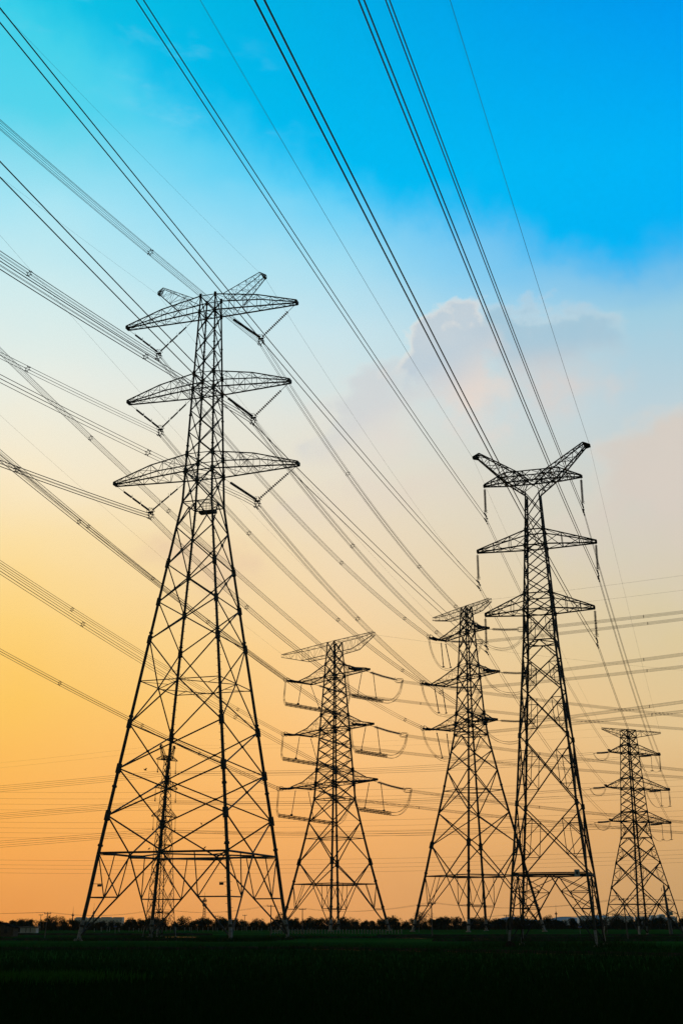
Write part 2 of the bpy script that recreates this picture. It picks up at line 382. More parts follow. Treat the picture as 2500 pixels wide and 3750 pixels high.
# maintenance cradle on the waist
cr = MB(); wz = L['waist'] - .55
cr.box((.1, 1.3, wz), (2.3, .9, .35))
for x in np.linspace(-.9, 1.1, 5):
    cr.bar((x, .9, wz), (x, .9, wz + 1.5), .025, 3); cr.bar((x, 1.7, wz), (x, 1.7, wz + 1.5), .025, 3)
for z in (.7, 1.1, 1.5):
    for y in (.9, 1.7): cr.bar((-.9, y, wz + z), (1.1, y, wz + z), .022, 3)
cr.build('maintenance_cradle', M['steel'], T1.root)
for k, z, dx in ((0, 6.15, 1.35), (1, 6.2, -1.1)):
    cb = MB(); p = T1.c(k, z); cb.bar(p, p + Vector((dx, 0, 0)), .035, 4); cb.box(p + Vector((dx * .75, 0, -.18)), (.42, .25, .26))
    cb.build('monitoring_box', M['steel'], T1.root)

MB.fat = 1.42
# ---- strain pylons (two big ones behind)
def strain(key, label, A, r0, r1, n, lower, ew):
    T = Tower(key, 'strain_pylon', label, GT, .6); L = T.lv; T.gus = [L['lb'], L['lt'], L['mb'], L['mt'], L['ub'], L['ut'], L['x1']]
    legs(T, r0, r1, True, collars=(1.2, L['strut'] if 'strut' in L else 4.7, L['belt'] + .6, L['x1'] + .7, L['belt2'] + 1., L['waist'] + .4, L['mb'] - 3., L['ub'] - 3.), foot_h=2.2, m='steel_far')
    bs = strut(T, L['belt'] * .46, L['belt'], .095)
    for f in range(4):
        mb = bs[f]
        for z, r in ((L['belt'], .11), (L['belt2'], .08), (L['waist'], .085), (L['lb'], .09), (L['lt'], .06), (L['mb'], .09), (L['mt'], .06), (L['ub'], .085), (L['ut'], .055), (L['tb'], .06), (L['tt'], .06)):
            mb.bar(T.c(f, z), T.c(f + 1, z), r, 5)
        lower(mb, T, f)
        for a, b in n: panelX(mb, T, f, a, b, .075)
        mb.build('face_bracing', M['steel_far'], T.root)
    for z, r in ((L['belt'] - .2, .075), (L['belt2'] - .12, .06), (L['waist'], .05), (L['lb'], .05), (L['mb'], .05), (L['ub'], .05)):
        pb = MB()
        for f in range(4): pb.bar(T.mid(f, z), T.mid(f + 1, z), r, 4)
        pb.build('plan_bracing', M['steel_far'], T.root)
    for lev, zb, zt in (('U', 'ub', 'ut'), ('M', 'mb', 'mt'), ('L', 'lb', 'lt')):
        for s, nm in ((-1, 'L'), (1, 'R')):
            u, v, z = A[lev + nm]
            crossarm(T, s, L[zb], L[zt], abs(u) + (1.4 if key == 'T2' else .5), z + .05, v, .28, .10, .024, 3, (abs(u) * .72, z + .05 + (L[zt] - L[zb]) * .27 + .25), 'steel_far')
    for s, u in ((-1, ew[0]), (1, ew[1])):
        wb, wt_ = T.w(L['tb']), T.w(L['tt']); ub = u * .55
        mb = box_truss([[(s * wb, -wb, L['tb']), (s * wb, wb, L['tb']), (s * wt_, wt_, L['tt']), (s * wt_, -wt_, L['tt'])],
                        [(s * ub, -wb * .8, L['tb'] + .1), (s * ub, wb * .8, L['tb'] + .1), (s * ub, wb * .8, L['tt'] - .05), (s * ub, -wb * .8, L['tt'] - .05)],
                        [(s * u, -.35, L['tt'] - .55), (s * u, .35, L['tt'] - .55), (s * u, .35, L['tt'] + .1), (s * u, -.35, L['tt'] + .1)]], .065, .020, 4, 4)
        mb.build('earth_wire_arm', M['steel_far'], T.root)
    return T
def low2(mb, T, f):
    L = T.lv
    panelV(mb, T, f, L['belt'] + .1, L['x1'], .085); panelV(mb, T, f, L['belt2'], L['x1'], .085); panelV(mb, T, f, L['belt2'], T.nodes[0], .08)
    panelX(mb, T, f, T.nodes[0], L['waist'], .08)
def low3(mb, T, f):
    L = T.lv
    panelV(mb, T, f, L['belt'] + .1, L['x1'], .085); panelX(mb, T, f, L['x1'], L['x2'], .08); panelV(mb, T, f, L['belt2'], L['x2'], .08); panelV(mb, T, f, L['belt2'], T.nodes[0], .075)
    panelX(mb, T, f, T.nodes[0], T.nodes[1], .075); panelV(mb, T, f, L['waist'], T.nodes[1], .075)
l, n = TOWERS['T2']['lv'], TOWERS['T2']['nodes']; g = lambda k: l[k][0]
seq = [g('waist'), g('lb'), g('lt'), n[1], n[2], g('mb'), g('mt'), n[3], n[4], g('ub'), g('ut'), g('tb'), g('tt')]
# long bays are halved so that the lattice stays dense
def dense(q, h):
    o = []
    for a, b in zip(q[:-1], q[1:]): o += split(a, b, max(1, round((b - a) / h)))
    return o
seq = [g('waist'), g('lb'), g('lt')] + [p[1] for p in split(g('lt'), g('mb'), 4)] + [g('mt')] + [p[1] for p in split(g('mt'), g('ub'), 4)] + [g('ut'), g('tb'), g('tt')]
T2 = strain('T2', 'dark pylon in the centre with cage bars of jumper cable hung beside its arms', A2, .27, .13, list(zip(seq[:-1], seq[1:])), low2, (18.9, 13.1))
l, n = TOWERS['T3']['lv'], TOWERS['T3']['nodes']
seq = [g('waist'), g('lb'), g('lt')] + [p[1] for p in split(g('lt'), g('mb'), 2)] + [g('mt')] + [p[1] for p in split(g('mt'), g('ub'), 2)] + [g('ut'), g('tb'), g('tt')]
T3 = strain('T3', 'dark pylon half hidden behind the left side of the fork-topped pylon', A3, .27, .12, list(zip(seq[:-1], seq[1:])), low3, (11.7, 8.05))

# ---- fork-topped pylons of the twin-wire line
def forked(key, label, arms, beam, horn, neckz, r0, r1, xs, mids, topx, sub, diag, group, m, lm='steel'):
    T = Tower(key, 'forked_pylon', label, group, .36 if key == 'T4' else .25); L = T.lv
    T.gus = [L['lb'], L['lt'], L['mb'], L['mt']] + ([L['x1'], T.nodes[0]] if key == 'T4' else [])
    legs(T, r0, r1, False, foot_h=1.3, m=lm)
    for f in range(4):
        mb = MB(); panelV(mb, T, f, L['belt'], .2, diag, sub, webs=3)
        for a, b in xs: panelX(mb, T, f, a, b, diag, sub)
        for zm, zl in mids: panelV(mb, T, f, zm, zl, diag, 0)
        for a, b in topx: panelX(mb, T, f, a, b, diag * .85)
        for z in [L['belt'], L['waist'], L['lb'], L['lt'], L['mb'], L['mt']]: mb.bar(T.c(f, z), T.c(f + 1, z), diag, 4)
        mb.bar(T.c(f, L['belt'] + .12), T.c(f + 1, L['belt'] + .12), diag, 4)
        mb.build('face_bracing', M[m], T.root)
    for z in (L['belt'], L['waist'], L['lb'], L['mb']):
        pb = MB()
        for f in range(4): pb.bar(T.mid(f, z - .06), T.mid(f + 1, z - .06), diag * .8, 4)
        pb.build('plan_bracing', M[m], T.root)
    for (zb, zt), (uL, uR, zt0) in arms:
        for s, u in ((-1, uL), (1, uR)): crossarm(T, s, L[zb], L[zt], u, zt0, diag * 2.2, diag * 5, diag * 1.15, sub, 3, None, m)
    bz, bt, bu, bm = beam
    for s in (-1, 1):
        w = T.w(neckz)
        mb = box_truss([[(0, -w, bz), (0, w, bz), (0, w, bt), (0, -w, bt)], [(s * bm, -w * .9, bz), (s * bm, w * .9, bz), (s * bm, w * .9, bt), (s * bm, -w * .9, bt)],
                        [(s * bu, -diag * 2, bz), (s * bu, diag * 2, bz), (s * bu, diag * 2, bz + diag * 4), (s * bu, -diag * 2, bz + diag * 4)]], diag * 1.1, sub, 4, 3)
        mb.box((s * bu, 0, bz + diag), (diag * 4, diag * 6, diag * 5)); mb.build('crossarm', M[m], T.root)
        ht, htp, ze, zp = horn
        hb = box_truss([[(s * w, -w, neckz), (s * w, w, neckz), (s * .02, w, bz - (bz - neckz) * .12), (s * .02, -w, bz - (bz - neckz) * .12)],
                        [(s * bm, -w * .85, bz + .25 * (bt - bz)), (s * bm, w * .85, bz + .25 * (bt - bz)), (s * bm * .52, w * .85, bt), (s * bm * .52, -w * .85, bt)],
                        [(s * (htp + .3 * (ht - htp)), -w * .4, ze - .35 * (zp - ze) - .35 * diag), (s * (htp + .3 * (ht - htp)), w * .4, ze - .35 * (zp - ze) - .35 * diag), (s * htp, w * .4, zp), (s * htp, -w * .4, zp)],
                        [(s * ht, -w * .25, ze - diag), (s * ht, w * .25, ze - diag), (s * ht, w * .25, ze + diag), (s * ht, -w * .25, ze + diag)]], diag * 1.15, sub, 4, 4)
        hb.build('earth_wire_horn', M[m], T.root)
    return T
l, n = TOWERS['T4']['lv'], TOWERS['T4']['nodes']
x4 = [(g('belt'), g('x1')), (g('x1'), n[0]), (n[0], n[1]), (n[1], n[2]), (g('waist'), g('lb'))]
t4 = [(g('lb'), g('lt'))] + split(g('lt'), g('mb'), 3) + [(g('mb'), g('mt'))] + split(g('mt'), g('neck'), 2)
T4 = forked('T4', 'fork-topped pylon at the right with long hanging disc insulators and a white plate', [(('lb', 'lt'), (5.33, 5.28, 30.45)), (('mb', 'mt'), (5.87, 5.9, 37.0))],
            (43.95, 45.0, 4.88, 2.75), (5.95, 5.25, 47.2, 47.55), g('neck'), .105, .07, x4, [(g('waist'), n[2])], t4, .028, .050, GT, 'steel_far')
l, n = TOWERS['T6']['lv'], TOWERS['T6']['nodes']
x6 = [(g('belt'), g('x1')), (g('x1'), g('x2')), (g('x2'), g('waist')), (g('waist'), n[0]), (n[0], g('lb'))]
t6 = [(g('lb'), g('lt'))] + split(g('lt'), g('mb'), 3) + [(g('mb'), g('mt'))] + split(g('mt'), g('ub'), 3)
T6 = forked('T6', 'small faint pylon seen through the left legs of the tallest pylon', [(('lb', 'lt'), (2.22, 2.12, 16.2)), (('mb', 'mt'), (1.98, 2.0, 20.25))],
            (24.3, 24.9, 1.81, .8), (1.38, 1.15, 26.15, 26.5), g('ub'), .052, .032, x6, [], t6, .015, .027, GT, 'steel_far', 'steel_far')
# number plate on the fork-topped pylon
w = T4.w(6.0); pm = MB(); pm.box((2.42, -w - .09, 6.02), (.46, .03, .62)); pl = pm.build('sign_plate', M['signw'], T4.root)
pm = MB()
for x, z, a, b in ((2.40, 6.05, .16, .20), (2.47, 6.10, .14, .12), (2.45, 5.95, .10, .10), (2.36, 6.12, .05, .12)): pm.box((x, -w - .109, z), (a, .008, b))
pm.build('printed_emblem', M['ink'], pl)

# ---- angle-steel strain pylon at the right edge
l, n = TOWERS['T5']['lv'], TOWERS['T5']['nodes']
T5 = Tower('T5', 'strain_pylon', 'smallest strain pylon at the right edge with horizontal insulators to its left', GT, .32)
L = T5.lv; T5.gus = [L['lb'], L['lt'], L['mb'], L['mt'], L['ub'], L['ut'], L['waist'], L['x1'], L['x2']]
legs(T5, .105, .07, False, foot_h=1.2, m='steel_far')
x5 = split(L['lt'], L['mb'], 3) + [(L['mb'], L['mt'])] + split(L['mt'], L['ub'], 3) + [(L['lb'], L['lt']), (L['ub'], L['ut']), (L['ut'], L['tb']), (L['tb'], L['tt'])]
for f in range(4):
    mb = MB(); panelV(mb, T5, f, L['belt'], .2, .055, .026, webs=2); panelV(mb, T5, f, L['belt'] + .05, L['x1'], .052, .024, webs=1)
    for a, b in ((L['x1'], L['x2']), (L['x2'], L['x3']), (L['waist'], L['lb'])): panelX(mb, T5, f, a, b, .054, .024)
    panelV(mb, T5, f, L['waist'], L['x3'], .04)
    for a, b in x5: panelX(mb, T5, f, a, b, .044)
    for z in ('belt', 'waist', 'lb', 'lt', 'mb', 'mt', 'ub', 'ut', 'tb', 'tt'): mb.bar(T5.c(f, L[z]), T5.c(f + 1, L[z]), .054, 4)
    mb.build('face_bracing', M['steel_far'], T5.root)
A5 = dict(UL=(-3.7, 26.4), UR=(5.85, 26.4), ML=(-4.8, 21.1), MR=(7.15, 21.1), LL=(-4.4, 16.1), LR=(6.85, 16.1))
for lev, zb, zt in (('U', 'ub', 'ut'), ('M', 'mb', 'mt'), ('L', 'lb', 'lt')):
    for s, nm in ((-1, 'L'), (1, 'R')):
        u, z = A5[lev + nm]; crossarm(T5, s, L[zb], L[zt], abs(u), z, .12, .16, .058, .022, 3, None, 'steel_far')
for s, u in ((-1, 4.98), (1, 6.4)):
    wb, wt_ = T5.w(L['tb']), T5.w(L['tt'])
    box_truss([[(s * wb, -wb, L['tb']), (s * wb, wb, L['tb']), (s * wt_, wt_, L['tt']), (s * wt_, -wt_, L['tt'])],
               [(s * u, -.08, L['tt'] - .12), (s * u, .08, L['tt'] - .12), (s * u, .08, L['tt'] + .08), (s * u, -.08, L['tt'] + .08)]], .036, .016, 4, 5).build('earth_wire_arm', M['steel_far'], T5.root)

MB.fat = 1.0
# ------------------------------------------------------------------ insulators
def discs(mb, p, q, r, pitch, core=.04):
    L_ = (Vector(q) - Vector(p)).length; k = max(3, int(L_ / pitch)); prof = [(0, core)]
    for i in range(k):
        t = (i + .1) / k; d = 1 / k; prof += [(t, core), (t + d * .28, r), (t + d * .45, r * .95), (t + d * .6, core)]
    prof.append((1, core)); mb.lathe(p, q, prof, 8)
def ringat(mb, c, ax, r, t, n=10):
    ax = Vector(ax).normalized(); u = ax.cross(Vector((0, 0, 1)) if abs(ax.z) < .9 else Vector((0, 1, 0))).normalized(); w = ax.cross(u); c = Vector(c)
    mb.tube([c + u * (math.cos(2 * math.pi * k / n) * r) + w * (math.sin(2 * math.pi * k / n) * r) for k in range(n)], t, 4, True)
TN = dict(T1='the tallest pylon', T2='the centre pylon', T3='the half-hidden pylon', T4='the fork-topped pylon', T5='the right edge pylon', T6='the faint far pylon')
POS = {'T': 'top', 'U': 'top', 'M': 'middle', 'L': 'bottom'}
SIDE = {'L': 'left', 'R': 'right'}

V1 = {}
for lev, zt, ut, zi, ui, zb, ub in (('T', 82.25, 12.75, 82.35, 2.2, 77.75, 7.66), ('M', 70.55, 11.9, 70.4, 1.9, 66.1, 6.82), ('L', 58.55, 13.2, 58.0, 2.55, 54.2, 7.64)):
    for s, sd in ((-1, 'L'), (1, 'R')):
        o = empty('v_insulator_string', T1.world(s * ut, 0, zt), T1.th, 'V-shaped insulator pair under the %s %s arm of the tallest pylon' % (POS[lev], SIDE[sd]), 'insulator', 'V strings of the tallest pylon')
        B = Vector((s * (ub - ut), 0, zb - zt)); O = Vector((0, 0, 0)); I = Vector((s * (ui - ut), 0, zi - zt))
        for idx, (a, fr) in enumerate(((O, .24), (I, .24))):
            mb = MB(); mb.bar(a, lerp(a, B, fr), .035, 4)
            e = lerp(a, B, .97)
            if s > 0:
                thick = idx == 1
                discs(mb, lerp(a, B, fr), e, 0.20 if thick else .21, .20 if thick else .30, .12 if thick else .05)
            else:
                for k in range(3):
                    p = lerp(lerp(a, B, fr), e, k / 3 + .02); q = lerp(lerp(a, B, fr), e, (k + 1) / 3 - .03)
                    mb.bar(p, q, .13 if idx == 0 else .10, 8); mb.bar(q, q + (e - a).normalized() * .3, .04, 4)
                    mb.bar(p, p + Vector((s * .1, 0, .45)), .022, 3); mb.bar(q, q + Vector((-s * .1, 0, .4)), .022, 3)
            mb.build('insulator_string', M['glass'] if s > 0 else M['rubber'], o)
            rb = MB(); c = lerp(a, B, .94); ringat(rb, c, B - a, .36, .03); rb.build('corona_ring', M['cable'], o)
        yb = MB(); c = B + Vector((0, 0, -.1))
        yb.box(c, (.75, .12, .25)); yb.bar(c + Vector((-.35, 0, 0)), c + Vector((-.18, 0, -.7)), .05, 4); yb.bar(c + Vector((.35, 0, 0)), c + Vector((.18, 0, -.7)), .05, 4)
        cc = c + Vector((0, 0, -.55)); ringat(yb, cc, (0, 1, 0), .26, .05, 12)
        for k in range(6):
            a = math.pi / 6 + k * math.pi / 3; d = Vector((math.cos(a), 0, math.sin(a))); yb.bar(cc + d * .24, cc + d * .46, .05, 4); yb.bar(cc + d * .46 + Vector((0, -.28, -.02)), cc + d * .46 + Vector((0, .28, -.02)), .055, 5)
        yb.build('yoke_clamp', M['cable'], o)
        V1[lev + sd] = T1.world(s * ub, 0, zb - .65)
V4 = {}
for lev, z0, z1, uL, uR in (('T', 43.85, 40.75, 4.86, 4.83), ('M', 36.95, 33.85, 5.86, 5.82), ('L', 30.4, 27.3, 5.33, 5.27)):
    for s, sd, u in ((-1, 'L', uL), (1, 'R', uR)):
        o = empty('suspension_insulator', T4.world(s * u, 0, z0), T4.th, 'long vertical disc insulator hanging from the %s %s arm of the fork-topped pylon' % (POS[lev], SIDE[sd]), 'insulator', 'disc strings of the fork-topped pylon')
        D = z0 - z1; mb = MB(); mb.bar((0, 0, 0), (0, 0, -.25), .03, 4); discs(mb, (0, 0, -.2), (0, 0, -D * .84), .14, .12, .035); mb.build('disc_string', M['glass'], o)
        rb = MB(); ringat(rb, (0, 0, -D * .80), (0, 0, 1), .20, .015); ringat(rb, (0, 0, -D * .86), (0, 0, 1), .20, .015); rb.build('grading_ring', M['cable'], o)
        for dz in (.0, -.55):
            cb = MB(); c = Vector((0, 0, -D + dz + .1)); cb.bar((0, 0, -D * .84), c, .03, 4); cb.box(c, (.12, .75, .12)); cb.box(c + Vector((0, -.85, -.05)), (.09, .3, .1)); cb.box(c + Vector((0, .85, -.05)), (.09, .3, .1)); cb.build('suspension_clamp', M['cable'], o)
        V4[lev + sd] = (T4.world(s * u, 0, z1), T4.world(s * u, 0, z1 - .5))
V6 = {}
for lev, z0, z1, u in (('T', 24.25, 22.6, 1.60), ('M', 20.2, 18.5, 1.80), ('L', 16.15, 14.45, 1.93)):
    for s, sd in ((-1, 'L'), (1, 'R')):
        for j, dx in enumerate((-.16, .16)):
            o = empty('suspension_insulator', T6.world(s * u + dx, dx, z0), T6.th, 'thin insulator, %s of a pair under the %s %s arm of the faint pylon' % (('left', 'right')[j], POS[lev], SIDE[sd]), 'insulator', 'thin strings of the faint far pylon')
            mb = MB(); mb.bar((0, 0, 0), (0, 0, z1 - z0 + .2), .018, 5); mb.build('insulator_rod', M['rubber'], o)
            cb = MB(); cb.lathe((0, 0, z1 - z0 + .32), (0, 0, z1 - z0 - .15), [(0, .02), (.1, .09), (.2, .02), (.5, .02), (.6, .08), (.75, .03), (1, .10)], 6); cb.build('clamp', M['cable'], o)
        V6[lev + sd] = (T6.world(s * u, 0, z1 + .0), T6.world(s * u, 0, z1 - .28))

# tension strings, jumpers and bundles of the two big strain pylons
def tension(T, u, v, z, head, ln, dip, label, group, gap=.38, rd=.23, rings=True):
    P = T.world(u, v, z); hd = Vector((math.cos(R(head)), math.sin(R(head)), 0)); E = hd * ln + Vector((0, 0, -dip)); sd = Vector((-hd.y, hd.x, 0))
    o = empty('tension_insulator', P, 0, label, 'insulator', group)
    for s in (-1, 1):
        mb = MB(); a = E * .14 + sd * (gap * s); b = E * .80 + sd * (gap * s)
        bow = Vector((0, 0, -.012 * ln)); m_ = (a + b) / 2 + bow; discs(mb, a, m_, rd, .17, .05); discs(mb, m_, b, rd, .17, .05); mb.build('disc_string', M['glass'], o)
    yb = MB(); yb.bar((0, 0, 0), E * .1, .06, 4)
    for t in (.12, .82): yb.bar(E * t - sd * gap, E * t + sd * gap, .06, 4)
    yb.bar(E * .1, E * .14 + sd * gap, .04, 4); yb.bar(E * .1, E * .14 - sd * gap, .04, 4); yb.bar(E * .82, E, .05, 4); yb.build('yoke_plate', M['cable'], o)
    if rings:
        rb = MB(); c = E * .92; up = Vector((0, 0, 1))
        for s in (-.35, .35):
            pts = []
            for k in range(14):
                a = 2 * math.pi * k / 14; x = max(-.75, min(.75, math.cos(a) * 1.05)); y = max(-.42, min(.42, math.sin(a) * .6)); pts.append(c + hd * x + up * y + sd * s)
            rb.tube(pts, .05, 4, True)
        ringat(rb, E * .80, hd, .48, .025, 12); rb.build('grading_ring', M['cable'], o)
    return P + E
def hexoff(hd, R_, n=6, ph=math.pi / 6):
    hd = Vector(hd); hd.z = 0; hd.normalize(); sd = Vector((-hd.y, hd.x, 0))
    return [sd * (math.cos(ph + 2 * math.pi * k / n) * R_) + Vector((0, 0, math.sin(ph + 2 * math.pi * k / n) * R_)) for k in range(n)]
def spacer(mb, c, hd, R_, n):
    hd = Vector(hd); hd.z = 0; ringat(mb, c, hd, R_ * .62, .038, 12)
    for o in hexoff(hd, R_, n): mb.bar(c + o * .6, c + o * 1.12, .042, 4); mb.bar(c + o * 1.0 - hd.normalized() * .10, c + o * 1.0 + hd.normalized() * .10, .055, 4)
def bundle(name, pts, R_, n, rw, label, group, spac=(), cat='cable bundle', ends=None):
    """n parallel wires through pts (world), spacers at fractions; ends gather the wires to a yoke"""
    o = empty(name, pts[0], 0, label, cat, group); P = [Vector(p) - Vector(pts[0]) for p in pts]; hd = P[-1] - P[0]
    offs = hexoff(hd, R_, n) if n > 2 else ([Vector((0, 0, R_)), Vector((0, 0, -R_))] if n == 2 else [Vector((0, 0, 0))])
    for f in offs:
        mb = MB(); mb.tube([p + f for p in P], rw, 4); mb.build('wire', M['cable'], o)
    cum = [0.]
    for a, b in zip(P[:-1], P[1:]): cum.append(cum[-1] + Vector((b.x - a.x, b.y - a.y, 0)).length)
    for s in spac:
        i = max(0, min(len(P) - 2, next((k for k in range(len(cum)) if cum[k] > s), len(P) - 1) - 1)); t = (s - cum[i]) / max(1e-6, cum[i + 1] - cum[i])
        mb = MB(); spacer(mb, lerp(P[i], P[i + 1], t), hd, R_, n); mb.build('spacer', M['cable'], o)
    return o
def ray_span(P, head, c1, L_, c2=.0003, n=36):
    d = Vector((math.cos(R(head)), math.sin(R(head)), 0)); o = []
    for i in range(n + 1):
        s = L_ * (i / n) ** 1.0; o.append(Vector(P) + d * s + Vector((0, 0, c1 * s + c2 * s * s)))
    return o
def sag_span(P, Q, sag, n=30):
    return [lerp(P, Q, i / n) - Vector((0, 0, 4 * sag * (i / n) * (1 - i / n))) for i in range(n + 1)]
SP = {s[:3]: s[3:] for s in SPANS}
def spanpts(k, n=36):
    u, v, z, head, c1, L_, sp = SP[k]; T = dict(T1=T1, T2=T2, T3=T3, T4=T4, T6=T6)[k[0]]
    return ray_span(T.world(u, v, z), head, c1, L_, n=n), sp

RB = .36; RW = .028
frac = dict(TR=(.30, .62, .82), TL=(.22, .55, .82), MR=(.32, .68), ML=(.24, .55, .84), LR=(.33, .70), LL=(.25, .55, .85))
ends3 = {}
for k, kk in (('UR', 'TR'), ('UL', 'TL'), ('MR', 'MR'), ('ML', 'ML'), ('LR', 'LR'), ('LL', 'LL')):
    u, v, z = A3[k]; P = T3.world(u, -v, z); d = V1[kk] - P; head = math.degrees(math.atan2(d.y, d.x))
    pos = '%s %s' % (POS[k[0]], SIDE[k[1]])
    E = tension(T3, u, -v, z, head, 6.5, .5, 'dark stubby insulators reaching left from the %s arm of the half-hidden pylon' % pos, 'tension strings toward the camera')
    ends3[k + 'i'] = E
    pts = sag_span(V1[kk], E, 3.2); Lh = Vector((d.x, d.y, 0)).length
    bundle('conductor_bundle', pts, RB, 6, RW, 'six-wire bundle from the %s V string of the tallest pylon to the half-hidden pylon' % pos, 'six-wire bundles', [f * Lh for f in frac[kk]])
    bp, sp = spanpts(('T1', 'back', kk))
    bp[0] = V1[kk]
    bundle('conductor_bundle', bp, RB, 6, RW, 'six-wire bundle from the left edge to the %s V string of the tallest pylon' % pos, 'six-wire bundles', sp)
    E2 = tension(T3, u, v, z, -8, 7.5, .3, 'horizontal double insulator pulling right from the %s arm of the half-hidden pylon' % pos, 'tension strings pulling right')
    ends3[k + 'o'] = E2; bp, sp = spanpts(('T3', 'out', k))
    bundle('conductor_bundle', bp, RB * .8, 4, .030, 'wire bundle rising right from the %s arm of the half-hidden pylon' % pos, 'bundles leaving to the right', sp)
ends2 = {}
for k in A2:
    u, v, z = A2[k]; pos = '%s %s' % (POS[k[0]], SIDE[k[1]])
    ends2[k + 'i'] = tension(T2, u, -v, z, 249, 9, 1.0, 'dark stubby insulators reaching left from the %s arm of the centre pylon' % pos, 'tension strings toward the camera', .38, .24)
    bp, sp = spanpts(('T2', 'in', k))
    bundle('conductor_bundle', bp, RB, 6, RW, 'thin six-wire bundle from the left edge to the %s arm of the centre pylon' % pos, 'six-wire bundles', sp)
    ends2[k + 'o'] = tension(T2, u, v, z, 17, 8.5, 1.9, 'long sloping insulator reaching right from the %s arm of the centre pylon' % pos, 'tension strings pulling right', .26, .22)
    bp, sp = spanpts(('T2', 'out', k))
    bundle('conductor_bundle', bp, RB * .8, 4, .030, 'wire bundle falling to the right from the %s arm of the centre pylon' % pos, 'bundles leaving to the right', sp)

def post(P, Q, label, group, rr=.045):
    o = empty('jumper_support_insulator', P, 0, label, 'insulator', group); d = Vector(Q) - Vector(P)
    mb = MB(); mb.bar((0, 0, 0), d * .12, .03, 4); mb.lathe(d * .1, d * .96, [(0, rr), (.02, rr * 1.8), (.05, rr)] + [(.05 + i * .09, rr * (1.25 if i % 2 else 1)) for i in range(11)] + [(1, rr)], 6); mb.build('insulator_rod', M['rubber'], o)
    rb = MB(); rb.lathe(d * .955, d, [(0, .05), (.2, .28), (.5, .30), (.8, .12), (1, .05)], 8); rb.build('grading_ring', M['cable'], o)
def bez(a, b, c, d, n=14):
    a, b, c, d = map(Vector, (a, b, c, d)); return [a * (1 - t) ** 3 + b * (3 * t * (1 - t) ** 2) + c * (3 * t * t * (1 - t)) + d * t ** 3 for t in [i / n for i in range(n + 1)]]
# centre pylon: caged jumper bars hung from two rods each
drop = {'U': 6.6, 'M': 6.6, 'L': 6.9}
for k in A2:
    u, v, z = A2[k]; pos = '%s %s' % (POS[k[0]], SIDE[k[1]]); dz = drop[k[0]]; i, o_ = ends2[k + 'i'], ends2[k + 'o']
    hd = Vector((math.cos(R(17)), math.sin(R(17)), 0)) if k[1] == 'R' else (T2.world(u, 3, 0) - T2.world(u, -3, 0)).normalized()
    c0 = T2.world(u, 0, z - dz)
    if k[1] == 'L': a = Vector((i.x + .2, i.y + .6, c0.z + .3)); b = a + Vector((11.8, 5.4, -1.25))
    else: a = c0 + Vector((-2.6, -.8, .95)); b = a + Vector((6.6, 2.9, -.65))
    if k[1] == 'L':
        rods = ((T2.world(u, -v * .9, z), lerp(a, b, .22)), (T2.world(u, v * .35, z), lerp(a, b, .62)))
    else:
        rods = ((T2.world(u, -.5, z), lerp(a, b, .18)), (T2.world(u + 1.2, 1.6, z), lerp(a, b, .80)))
    for j, (p, q) in enumerate(rods):
        post(p, q + Vector((0, 0, .35)), 'thin vertical rod, %s of two, under the %s arm of the centre pylon' % (('left', 'right')[j], pos), 'rods holding the jumper bars', .065)
    jo = empty('jumper_cage', a, 0, 'caged jumper bar and cable loops below the %s arm of the centre pylon' % pos, 'jumper', 'jumper bars of the centre pylon')
    mb = MB(); d = b - a; sdv = Vector((-d.y, d.x, 0)).normalized()
    for oy, oz in ((-.3, -.3), (.3, -.3), (.3, .3), (-.3, .3)): mb.bar(sdv * oy + Vector((0, 0, oz)), d + sdv * oy + Vector((0, 0, oz)), .055, 4)
    mb.bar((0, 0, 0), d, .13, 6)
    for t in np.linspace(0, 1, 12): ringat(mb, d * t, d, .42, .06, 8)
    mb.build('cage_bar', M['cable'], jo)
    for off in ((-.3, .3), (.3, .3), (-.3, -.3), (.3, -.3)):
        q = sdv * off[0] + Vector((0, 0, off[1])); i_, oo = i - a, o_ - a
        for P4 in (bez(i_ + q, i_ + q + Vector((0, 0, -dz * .5)), q + Vector((-.9, -.4, .8)), q), bez(d + q, d + q + (oo - d) * .25 + Vector((0, 0, -1.4)), oo + q * 1.3 + Vector((-.8, 0, -dz * .75)), oo + q)):
            mb = MB(); mb.tube(P4, .034, 4); mb.build('wire', M['cable'], jo)
